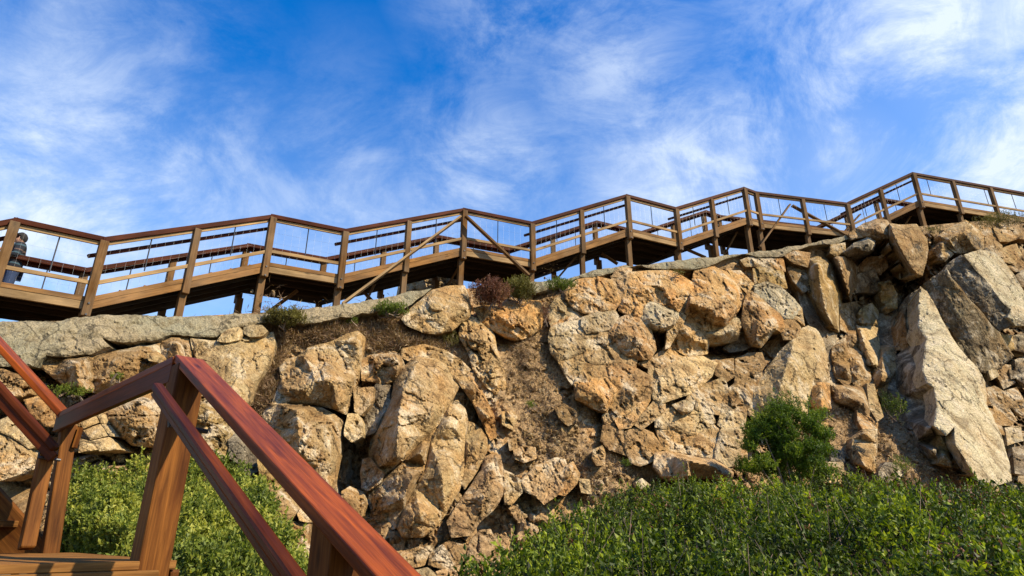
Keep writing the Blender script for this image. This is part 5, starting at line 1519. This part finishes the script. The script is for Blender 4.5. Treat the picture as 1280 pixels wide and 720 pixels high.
# ------------------------------------------------------------------ the person on the boardwalk
def build_person():
    """standing on the landing at left, seen from below: dark hair, striped jumper, forearms raised"""
    deck_z = EYE + 4.4 - RAIL_H + .03
    base = Vector((0, 0, 0))
    head = W(27.5, 301, 9.75)
    H = head.z + 0.115 - deck_z            # standing height
    bx, by = head.x, head.y
    o0 = Vector((bx, by, deck_z))
    k = H / 1.62
    root = empty('person', o0)
    tag(root, 'person in a dark striped jumper and blue jeans standing at the boardwalk railing', 'person')
    fwd = Vector((-0.72, -0.69, 0)).normalized()      # looks towards the sea, left of the viewer
    side = Vector((-fwd.y, fwd.x, 0))
    up = Vector((0, 0, 1))

    def P(f, s, z): return fwd * f * k + side * s * k + up * z * k
    sk = mk_plain('skin', (0.42, 0.22, 0.14), 0.6, 0, .05)
    jean = mk_plain('blue_denim', (0.018, 0.034, 0.085), 0.9, 0, .2)
    hairm = mk_plain('dark_hair', (0.008, 0.006, 0.005), 0.85, 0, .3)
    shoe = mk_plain('dark_shoe', (0.03, 0.03, 0.03), 0.7, 0, .2)
    m, N, L, b = new_mat('striped_knit')
    geo = N.new('ShaderNodeNewGeometry')
    sp = N.new('ShaderNodeSeparateXYZ'); L.new(geo.outputs['Position'], sp.inputs[0])
    w = mathn(N, L, 'FRACT', mathn(N, L, 'MULTIPLY', sp.outputs[2], 6.2))
    cr = N.new('ShaderNodeValToRGB'); cr.color_ramp.interpolation = 'CONSTANT'
    e = cr.color_ramp.elements
    e[0].position = 0; e[0].color = (0.008, 0.010, 0.016, 1)
    e[1].position = .45; e[1].color = (0.035, 0.07, 0.09, 1)
    q = e.new(.62); q.color = (0.008, 0.010, 0.016, 1)
    q = e.new(.86); q.color = (0.10, 0.06, 0.045, 1)
    L.new(w, cr.inputs[0]); L.new(cr.outputs[0], b.inputs['Base Color']); b.inputs['Roughness'].default_value = .95

    def skin(name, verts, edges, radii, mat, root_i=0, sub=2):
        me = bpy.data.meshes.new(name)
        me.from_pydata([tuple(v) for v in verts], edges, [])
        o = bpy.data.objects.new(name, me); COL.objects.link(o)
        md = o.modifiers.new('skin', 'SKIN')
        for i, r in enumerate(radii):
            v = me.skin_vertices[0].data[i]
            v.radius = (r[0] * k, r[1] * k) if isinstance(r, tuple) else (r * k, r * k)
            v.use_root = (i == root_i)
        s_ = o.modifiers.new('sub', 'SUBSURF'); s_.levels = sub; s_.render_levels = sub
        me.materials.append(mat)
        o.parent = root
        return o
    # one continuous body
    V = [P(0, 0, .86), P(.01, 0, 1.0), P(.0, 0, 1.15), P(-.01, 0, 1.29), P(.015, 0, 1.38), P(.03, 0, 1.46), P(.035, 0, 1.56),
         P(0, .16, 1.32), P(.05, .23, 1.07), P(.25, .14, 1.17), P(.30, .11, 1.20),
         P(0, -.16, 1.32), P(.05, -.23, 1.07), P(.25, -.10, 1.14), P(.30, -.07, 1.17),
         P(.0, .085, .80), P(.02, .095, .45), P(0, .10, .08), P(.13, .11, .035),
         P(.0, -.085, .80), P(.0, -.095, .45), P(-.03, -.10, .08), P(.10, -.11, .035)]
    E = [(0, 1), (1, 2), (2, 3), (3, 4), (4, 5), (5, 6), (3, 7), (7, 8), (8, 9), (9, 10), (3, 11), (11, 12), (12, 13), (13, 14),
         (0, 15), (15, 16), (16, 17), (17, 18), (0, 19), (19, 20), (20, 21), (21, 22)]
    Rr = [(.13, .10), (.12, .09), (.135, .10), (.13, .095), (.05, .05), (.075, .085), (.07, .08),
          .052, .040, .030, .024, .052, .040, .030, .024, .075, .05, .038, .035, .075, .05, .038, .035]
    skin('body', V, E, Rr, sk)
    # clothes, a little outside the body
    V2 = [P(0, 0, .78), P(.02, 0, .98), P(.02, 0, 1.15), P(-.01, 0, 1.30), P(.015, 0, 1.40), P(0, .17, 1.33), P(.05, .24, 1.07), P(.23, .15, 1.16), P(0, -.17, 1.33), P(.05, -.24, 1.07), P(.23, -.11, 1.13)]
    E2 = [(0, 1), (1, 2), (2, 3), (3, 4), (3, 5), (5, 6), (6, 7), (3, 8), (8, 9), (9, 10)]
    skin('jumper', V2, E2, [(.20, .165), (.195, .165), (.21, .17), (.19, .15), (.085, .085), .092, .074, .058, .092, .074, .058], m)
    V3 = [P(0, 0, .88), P(.0, .088, .80), P(.02, .098, .45), P(0, .10, .09), P(.0, -.088, .80), P(.0, -.098, .45), P(-.03, -.10, .09)]
    skin('jeans', V3, [(0, 1), (1, 2), (2, 3), (0, 4), (4, 5), (5, 6)], [(.17, .145), .112, .082, .066, .112, .082, .066], jean)
    for sgn, f0 in ((1, 0), (-1, -.03)):
        skin('shoe', [P(-.03 + f0, .10 * sgn, .045), P(.07 + f0, .105 * sgn, .04), P(.16 + f0, .11 * sgn, .032)], [(0, 1), (1, 2)], [.045, .042, .034], shoe)
    # hands: palm with five bent fingers each, held together in front of the chest
    for sgn in (1, -1):
        w0 = P(.30, .10 * sgn, 1.195)
        vs = [w0, w0 + P(.045, -.015 * sgn, .01)]; es = [(0, 1)]; rr_ = [.020, (.034, .016)]
        for fi in range(4):
            b0 = w0 + P(.075, (-.035 + .020 * fi) * sgn, .012 - .002 * fi)
            ln = (.028, .032, .030, .024)[fi]
            i0 = len(vs)
            vs += [b0, b0 + P(ln, -.006 * sgn, .004), b0 + P(ln * 1.6, -.018 * sgn, -.012)]
            es += [(1, i0), (i0, i0 + 1), (i0 + 1, i0 + 2)]
            rr_ += [.0095, .009, .008]
        i0 = len(vs)
        vs += [w0 + P(.03, -.032 * sgn, .03), w0 + P(.055, -.045 * sgn, .045)]
        es += [(0, i0), (i0, i0 + 1)]; rr_ += [.011, .009]
        skin('hand', vs, es, rr_, sk, 0, 1)
    # head with a face
    hc = P(.035, 0, 1.505)
    bm = bmesh.new()
    bmesh.ops.create_uvsphere(bm, u_segments=28, v_segments=20, radius=1.0)
    for v in bm.verts:
        x, y, z = v.co
        jaw = 1 - .22 * max(0, -z) ** 1.3
        f = x * .098 * jaw; sd = y * .078 * jaw
        zz = z * .118
        if x > .2 and abs(y) < .2 and -.35 < z < .25:       # nose
            f += .020 * (1 - abs(y) / .2) * (1 - abs(z + .12) / .37) * min(1, (x - .2) / .5)
        if x > .5 and .05 < z < .28 and .22 < abs(y) < .55:  # eye sockets
            f -= .008
        if x > .5 and abs(z + .50) < .07 and abs(y) < .34:   # mouth
            f -= .004
        v.co = hc + (fwd * f + side * sd + up * zz) * k
    for sgn in (1, -1):
        r = bmesh.ops.create_uvsphere(bm, u_segments=10, v_segments=8, radius=1.0)
        for v in r['verts']:
            x, y, z = v.co
            v.co = hc + (fwd * (x * .016 - .005) + side * (y * .007 + .078 * sgn) + up * (z * .030 - .005)) * k
    me = bpy.data.meshes.new('head'); bm.to_mesh(me); bm.free(); me.materials.append(sk)
    me.polygons.foreach_set('use_smooth', [True] * len(me.polygons))
    o = bpy.data.objects.new('head', me); COL.objects.link(o); o.parent = root
    for sgn in (1, -1):
        bm = bmesh.new(); bmesh.ops.create_uvsphere(bm, u_segments=10, v_segments=8, radius=.011 * k)
        for v in bm.verts: v.co = v.co + hc + (fwd * .083 + side * .032 * sgn + up * .018) * k
        me = bpy.data.meshes.new('eye'); bm.to_mesh(me); bm.free(); me.materials.append(hairm)
        o = bpy.data.objects.new('eye', me); COL.objects.link(o); o.parent = root
    bm = bmesh.new(); bmesh.ops.create_uvsphere(bm, u_segments=26, v_segments=18, radius=1.0)
    for v in bm.verts:
        x, y, z = v.co
        r = 1 + .05 * math.sin(7 * x + 5 * y) * math.cos(6 * z)
        v.co = hc + (fwd * (x * .106 * r - .014) + side * (y * .094 * r) + up * (z * .112 * r + .040)) * k
        if x > .25 and z < .15:
            v.co -= fwd * .075 * k * min(1, (x - .25) * 3)
    me = bpy.data.meshes.new('hair'); bm.to_mesh(me); bm.free(); me.materials.append(hairm)
    me.polygons.foreach_set('use_smooth', [True] * len(me.polygons))
    o = bpy.data.objects.new('hair', me); COL.objects.link(o); o.parent = root


build_person()


# ------------------------------------------------------------------ vegetation
def leaf_mesh(C, Dr, Ln, Wd, seed, fold=0.25):
    """many small leaves: base points C (n,3), directions Dr, lengths, widths -> V, F"""
    r = np.random.default_rng(seed)
    n = len(C)
    rv = r.normal(size=(n, 3))
    S = np.cross(Dr, rv); S /= np.linalg.norm(S, axis=1)[:, None] + 1e-9
    Nn = np.cross(S, Dr)
    Ln = Ln[:, None]; Wd = Wd[:, None]
    mid = C + Dr * Ln * 0.5 + Nn * Ln * 0.06
    tip = C + Dr * Ln - Nn * Ln * 0.10
    l = mid + S * Wd * 0.5 + Nn * Wd * fold
    q = mid - S * Wd * 0.5 + Nn * Wd * fold
    V = np.stack([C, l, tip, q], 1).reshape(-1, 3)
    i = np.arange(n) * 4
    F = np.stack([i, i + 1, i + 2, i + 3], -1)
    return V, F


def sprigs(base, nrm, n_leaf, spr_len, leaf_len, leaf_w, seed, spread=0.8, up=0.6):
    """sprigs rooted at base, each with n_leaf leaves along a short stem. returns C, D, L, W"""
    r = np.random.default_rng(seed)
    n = len(base)
    ax = nrm + r.normal(size=(n, 3)) * 0.45; ax[:, 2] += up
    ax /= np.linalg.norm(ax, axis=1)[:, None]
    t = (np.arange(n_leaf) + 0.5) / n_leaf
    ln = spr_len * r.uniform(0.6, 1.3, n)
    C = base[:, None, :] + ax[:, None, :] * (t[None, :, None] * ln[:, None, None])
    D = ax[:, None, :] * (0.35 + 0.5 * t[None, :, None]) + r.normal(size=(n, n_leaf, 3)) * spread * 0.6
    D /= np.linalg.norm(D, axis=2)[..., None]
    L = leaf_len * r.uniform(0.6, 1.25, (n, n_leaf))
    Wd = leaf_w * r.uniform(0.7, 1.2, (n, n_leaf))
    return C.reshape(-1, 3), D.reshape(-1, 3), L.ravel(), Wd.ravel(), ax, ln


def scrub(name, label, cat, pts, mat, n_leaf, sl, ll, lw, seed, tintn=None, kind=None, parent=None, up=0.6, tb=0.0, group=None):
    nrm = np.zeros_like(pts); nrm[:, 2] = 0.5
    C, D, L, Wd, ax, ln = sprigs(pts, nrm, n_leaf, sl, ll, lw, seed, up=up)
    V, F = leaf_mesh(C, D, L, Wd, seed)
    r = np.random.default_rng(seed + 5)
    big = fbm(pts, 2.2, 3, seed) * 0.34
    ti = 0.42 + big + r.normal(size=len(pts)) * 0.17 + tb
    tl = np.repeat(ti, n_leaf) + r.normal(size=len(C)) * 0.13 + np.tile(np.linspace(-0.10, 0.14, n_leaf), len(pts))
    tint = np.repeat(np.clip(tl, 0, 1), 4)
    o = mesh_obj(name, V, F, mat, parent, attrs={'tint': ('FLOAT', tint)})
    if label: tag(o, label, cat, group, kind)
    return o


def twigs(name, pts, length, r0, seed, parent=None, mat=None, lean=0.5):
    r = np.random.default_rng(seed)
    mb = MB()
    for p in pts:
        d = np.array([r.normal() * lean, r.normal() * lean, 1.0]); d /= np.linalg.norm(d)
        L = length * r.uniform(.6, 1.3)
        a = np.array(p); m = a + d * L * .5 + r.normal(size=3) * L * .08; e = m + (d + r.normal(size=3) * .25) * L * .5
        mb.tube([a, m, e], [r0, r0 * .7, r0 * .35], 4, caps=False)
    o = mb.build(name, mat or M_BARK, parent)
    return o


def build_scrub():
    r = np.random.default_rng(3)
    # right thicket
    n = 15500
    Y = 3.6 + (r.random(n) ** 0.85) * 7.2
    X = -1.1 + r.random(n) * (Y * 0.95 + 1.3)
    ok = (X > (-0.88 + 0.275 * (Y - 4)))
    X, Y = X[ok], Y[ok]
    z = canopyR(X, Y)
    depth = np.abs(r.normal(size=len(X))) * 0.13
    depth = np.where(r.random(len(X)) < .12, -np.abs(r.normal(size=len(X))) * .07, depth)
    P = np.stack([X, Y, z - depth - 0.07 + EYE], -1)
    scrub('coastal_scrub', 'dense low green scrub covering the ground below the cliff at right', 'scrub', P, M_LEAF_R, 11, .17, .058, .024, 11, kind='stuff')
    k_ = r.random(len(P)) < .07
    P2 = P[k_].copy(); P2[:, 2] += .06 + r.random(k_.sum()) * .09
    scrub('coastal_scrub', 'paler upright shoots standing out of the green scrub', 'scrub', P2, M_LEAF_M, 9, .17, .048, .016, 13, kind='stuff', up=1.6, tb=-.08)
    k_ = (fbm(P, 1.7, 2, 77) > .45) & (r.random(len(P)) < .30)
    scrub('dry_scrub', 'brown withered patches in the green scrub', 'scrub', P[k_] + np.array([0, -.02, .05]), M_LEAF_D, 8, .18, .045, .014, 14, kind='stuff', tb=.1)
    # flanks: the side facing the viewer
    n = 1500
    X = -0.85 + r.random(n) * 4.7; Y = 3.4 + r.random(n) * .5
    z = canopyR(X, Y) - r.random(n) * .8
    o = scrub('coastal_scrub', 'lower leaves of the green scrub at the bottom edge of the photo', 'scrub', np.stack([X, Y, z + EYE], -1), M_LEAF_R, 11, .17, .058, .024, 12, kind='stuff')
    n = 1500
    Y = 3.5 + (r.random(n)) * 6.5; X = 0.1 + r.random(n) * (Y * 0.9)
    P = np.stack([X, Y, canopyR(X, Y) - .42 + EYE], -1)
    o = twigs('scrub_twigs', P, .52, .006, 21, lean=.8)
    tag(o, 'bare grey twigs showing through the green scrub', 'twigs', kind='stuff')
    # left thicket
    n = 17000
    Y = 3.9 + r.random(n) * 3.6
    X = -8.5 + r.random(n) * 8.0
    A = np.array([-1.86, 3.50]); d = np.array([0.695, -0.719]); s = np.array([0.719, 0.695])
    off = (X - A[0]) * s[0] + (Y - A[1]) * s[1]
    ok = ((off > 0.34)) & (X < -1.35 - (Y - 4.4) * 0.62 + .2) & (X > -8)
    ok &= ~((X < -3.3) & (Y < 5.5))
    X, Y = X[ok], Y[ok]
    z = canopyL(X, Y)
    P = np.stack([X, Y, z - np.abs(r.normal(size=len(X))) * .10 - .05 + EYE], -1)
    scrub('coastal_scrub', 'dense yellow green scrub behind the stairs at left', 'scrub', P, M_LEAF_L, 14, .13, .042, .025, 31, kind='stuff', tb=.08)
    n = 5200
    t = r.random(n)
    E0 = np.array([-3.9, 5.75]); E1 = np.array([-1.35, 3.75])
    XY = E0 + (E1 - E0) * t[:, None] + s * (r.random(n)[:, None] * .5 + .02) * .6
    z = canopyL(XY[:, 0], XY[:, 1]) - r.random(n) ** 1.3 * .9 + .02
    P = np.stack([XY[:, 0], XY[:, 1], z + EYE], -1)
    scrub('coastal_scrub', 'shaded lower leaves of the yellow green scrub beside the stairs', 'scrub', P, M_LEAF_L, 14, .13, .042, .025, 32, kind='stuff', tb=.02)

    # the tall green bush in front of the buttress
    c = W(983, 572, 11.4)
    root = empty('green_bush', (c.x, c.y, EYE + .2))
    tag(root, 'bright green feathery bush standing before the grey and cream buttress', 'bush')
    pts = []
    k = 11.4 / FPX * 1.02
    for q_ in range(120):
        y = r.uniform(512, 602)
        hw = np.interp(y, [508, 525, 545, 570, 602], [14, 34, 50, 56, 60])
        x = 984 + r.uniform(-1, 1) ** 1 * hw - (y < 540) * 3
        rr_ = r.uniform(4.5, 10.5) * k
        cc = np.array(W(x, y, 11.4 + r.normal() * .22))
        m_ = int(26 * (rr_ / k / 7) ** 2) + 8
        q = r.normal(size=(m_, 3)); q /= np.linalg.norm(q, axis=1)[:, None]
        pts.append(cc + q * (r.random(m_) ** .35)[:, None] * rr_ * np.array([1.15, 1.1, .85]))
    # airy top shoots
    for (x, y) in ((968, 510), (975, 503), (990, 505), (983, 512), (960, 518), (1012, 512), (1025, 520), (1004, 522), (948, 528), (1018, 530), (972, 517)):
        q = r.normal(size=(16, 3)) * np.array([.07, .08, .09])
        pts.append(np.array(W(x, y, 11.3 + r.normal() * .15)) + q)
    pts = np.concatenate(pts)
    o = scrub('foliage', None, None, pts, M_LEAF_T, 12, .12, .048, .016, 41, parent=root, up=.5)
    base = np.array([c.x, c.y, EYE + .15])
    mb = MB()
    for q in range(16):
        e = pts[r.integers(len(pts))]
        m1 = base + (e - base) * .5 + r.normal(size=3) * .08
        mb.tube([base + r.normal(size=3) * .04, m1, e], [.022, .014, .005], 5, caps=False)
    mb.build('stems', M_BARK, root)

    def small_bush(name, label, cat, x, y, rx, ry, D, mat, n, sl, ll, lw, seed, stems=10, up=.5, flat=.6):
        c = W(x, y + ry, D)
        root = empty(name, (c.x, c.y, c.z))
        tag(root, label, cat, {'tuft': 'tufts growing on the cliff', 'shrub': 'shrubs growing on the cliff', 'bush': 'small bushes rooted in the cliff'}.get(cat))
        k = D / FPX
        q = r.normal(size=(n, 3)); q /= np.linalg.norm(q, axis=1)[:, None]
        q *= (r.random(n) ** .45)[:, None]
        ang = np.arctan2(q[:, 2], q[:, 0])
        lump = 1 + .16 * np.sin(ang * 5 + seed) + .10 * np.sin(ang * 11 + seed * 2)
        q *= lump[:, None]
        pts = np.array(W(x, y, D)) + q * np.array([rx * k, rx * k * flat, ry * k])
        scrub('foliage', None, None, pts, mat, 12, sl, ll, lw, seed, parent=root, up=up)
        mb = MB(); base = np.array(c)
        for s_ in range(stems):
            e = pts[r.integers(n)]
            mb.tube([base + r.normal(size=3) * .05, base + (e - base) * .55 + r.normal(size=3) * .05, e], [.014, .009, .004], 4, caps=False)
        mb.build('stems', M_BARK, root)
        return root
    small_bush('dry_shrub', 'reddish brown dry shrub on the cliff top beside the central posts', 'shrub', 613, 367, 27, 18, 12.35, M_LEAF_D, 1300, .11, .034, .012, 51)
    small_bush('olive_shrub', 'dark olive shrub right of the reddish brown one', 'shrub', 650, 363, 21, 17, 12.7, M_LEAF_O, 900, .11, .034, .014, 52)
    small_bush('heath_tuft', 'low brown green heath tuft on the concrete ledge left of centre', 'tuft', 356, 399, 28, 12, 10.1, M_LEAF_O, 900, .09, .030, .012, 53)
    small_bush('green_tuft', 'green tuft hanging over the grey ledge under the boardwalk brace', 'tuft', 488, 388, 24, 9, 11.25, M_LEAF_M, 420, .08, .030, .013, 54)
    small_bush('green_tuft', 'small green tuft beside the ledge, left of the larger green tuft', 'tuft', 437, 401, 10, 5, 11.0, M_LEAF_M, 60, .08, .028, .009, 55, stems=4)
    small_bush('green_tuft', 'green and olive tuft right of the two cliff top shrubs', 'tuft', 701, 357, 22, 8, 13.0, M_LEAF_M, 320, .08, .030, .013, 56, stems=4)
    small_bush('moss_tuft', 'yellow green moss tuft below the long brown boulder', 'tuft', 88, 490, 24, 7, 7.55, M_LEAF_M, 150, .05, .018, .008, 57, stems=4)
    small_bush('moss_tuft', 'yellow green moss tuft on the long brown boulder', 'tuft', 146, 472, 9, 5, 7.45, M_LEAF_M, 50, .04, .016, .007, 58, stems=3)
    small_bush('green_tuft', 'small bright green tuft in the gully above the scrub', 'tuft', 782, 581, 7, 4, 11.2, M_LEAF_M, 40, .06, .026, .009, 59, stems=3)
    small_bush('green_bush', 'dark green bush tucked in the deep recess behind the slope', 'bush', 1115, 510, 17, 16, 12.9, M_LEAF_R, 170, .12, .036, .014, 60, stems=6)
    small_bush('green_bush', 'small bush of green leaves right of the tall green bush', 'bush', 1026, 520, 13, 9, 12.1, M_LEAF_T, 80, .10, .034, .012, 61, stems=5)
    small_bush('moss_tuft', 'mossy green growth at the cliff top above the angular block', 'tuft', 1250, 276, 40, 7, 16.8, M_LEAF_O, 700, .09, .03, .010, 62, stems=4)
    small_bush('moss_tuft', 'dark moss cushion on the cliff top right of the pentagonal slab', 'tuft', 1165, 288, 14, 6, 16.3, M_LEAF_O, 90, .08, .028, .010, 63, stems=3)
    small_bush('moss_tuft', 'moss patch on top of the widest orange block', 'tuft', 845, 342, 14, 4, 14.4, M_LEAF_O, 60, .06, .026, .009, 64, stems=3)
    small_bush('green_tuft', 'little green tuft in the middle of the brown gully', 'tuft', 663, 507, 7, 4, 11.0, M_LEAF_M, 40, .06, .026, .009, 65, stems=3)
    small_bush('green_tuft', 'green weeds on the earthy slope right of the standing stone', 'tuft', 1128, 582, 13, 9, 12.4, M_LEAF_M, 70, .08, .03, .01, 66, stems=3)
    small_bush('dry_shrub', 'dark dry tuft clinging in the upper gully', 'tuft', 562, 425, 12, 12, 12.0, M_LEAF_O, 90, .08, .028, .008, 67, stems=4)
    small_bush('dry_shrub', 'thin brown tuft hanging beside the orange domed boulder', 'tuft', 682, 392, 7, 16, 13.0, M_LEAF_D, 90, .08, .028, .008, 68, stems=4)

    # dry grass and dead twigs caught between the boulders
    def straw(zones, n, ln, w, seed, label, name='dry_grass', mat=None):
        rr = np.random.default_rng(seed)
        tot = sum(z_[4] for z_ in zones)
        Cs = []
        for (x, y, rx, ry, wt) in zones:
            m_ = int(n * wt / tot)
            px = x + rr.normal(size=m_) * rx * .6; py = y + rr.normal(size=m_) * ry * .6
            h, so = base_relief(px, py)
            Cs.append(Wn(px, py, cliffD(px, py) - h - .06))
        C = np.concatenate(Cs)
        Dd = rr.normal(size=(len(C), 3)) * np.array([.8, .5, .6]); Dd[:, 1] -= .35; Dd[:, 2] += .25
        Dd /= np.linalg.norm(Dd, axis=1)[:, None]
        V, F = leaf_mesh(C, Dd, ln * rr.uniform(.4, 1.4, len(C)), w * rr.uniform(.7, 1.3, len(C)), seed, fold=.1)
        tint = np.repeat(np.clip(rr.normal(size=len(C)) * .28 + .45, 0, 1), 4)
        o = mesh_obj(name, V, F, mat or M_STRAW, attrs={'tint': ('FLOAT', tint)})
        tag(o, label, 'dry grass', kind='stuff')
    straw([(338, 470, 16, 60, 1.4), (395, 412, 80, 16, 1.5), (470, 412, 70, 20, 1.3), (530, 430, 40, 14, .6), (322, 500, 10, 30, .4)], 24000, .15, .011, 71, 'matted dry grass and dead twigs between the boulders left of centre')
    straw([(655, 440, 24, 50, 1), (680, 510, 45, 70, 1.2), (740, 590, 60, 40, .7), (690, 390, 10, 40, .4)], 9000, .10, .009, 72, 'thin dry grass in the brown gully')
    straw([(1085, 530, 50, 45, 1), (1150, 585, 80, 30, 1)], 8000, .10, .009, 73, 'dry grass on the earthy slope at right')


build_scrub()


def build_rubble():
    """loose stone chips lying in the gullies and at the foot of the rocks"""
    r = np.random.default_rng(91)
    zones = [(660, 460, 30, 60, 120), (700, 560, 40, 40, 200), (750, 600, 50, 22, 120), (560, 700, 80, 18, 170), (1090, 540, 50, 50, 220), (1160, 590, 60, 22, 150),
             (340, 470, 14, 60, 90), (420, 405, 80, 12, 140), (540, 425, 30, 10, 50), (330, 650, 30, 30, 80), (60, 480, 50, 12, 60), (1230, 480, 35, 70, 150), (1190, 300, 60, 8, 80), (640, 620, 40, 40, 120),
             (1100, 380, 40, 50, 90)]
    bm = bmesh.new(); bmesh.ops.create_icosphere(bm, subdivisions=1, radius=1.0)
    V0 = np.array([v.co[:] for v in bm.verts]); F0 = np.array([[v.index for v in f.verts] for f in bm.faces]); bm.free()
    Vs, Fs = [], []
    n = 0
    for (x, y, rx, ry, m_) in zones:
        px = x + r.normal(size=m_) * rx * .7; py = y + r.normal(size=m_) * ry * .7
        h, so = base_relief(px, py)
        C = Wn(px, py, cliffD(px, py) - h - .01)
        for c in C:
            s_ = .018 + .055 * r.random() ** 2.2
            A = r.normal(size=(3, 3)); q, _ = np.linalg.qr(A)
            v = (V0 * (1 + r.normal(size=(len(V0), 1)) * .16)) * np.array([1.3, 1.0, .7]) * s_
            Vs.append(v @ q + c); Fs.append(F0 + n); n += len(V0)
    o = mesh_obj('rubble', np.concatenate(Vs), np.concatenate(Fs), ROCKM['tan'])
    tag(o, 'loose chips and small stones scattered in the gullies and ledges', 'rubble', kind='stuff')


build_rubble()
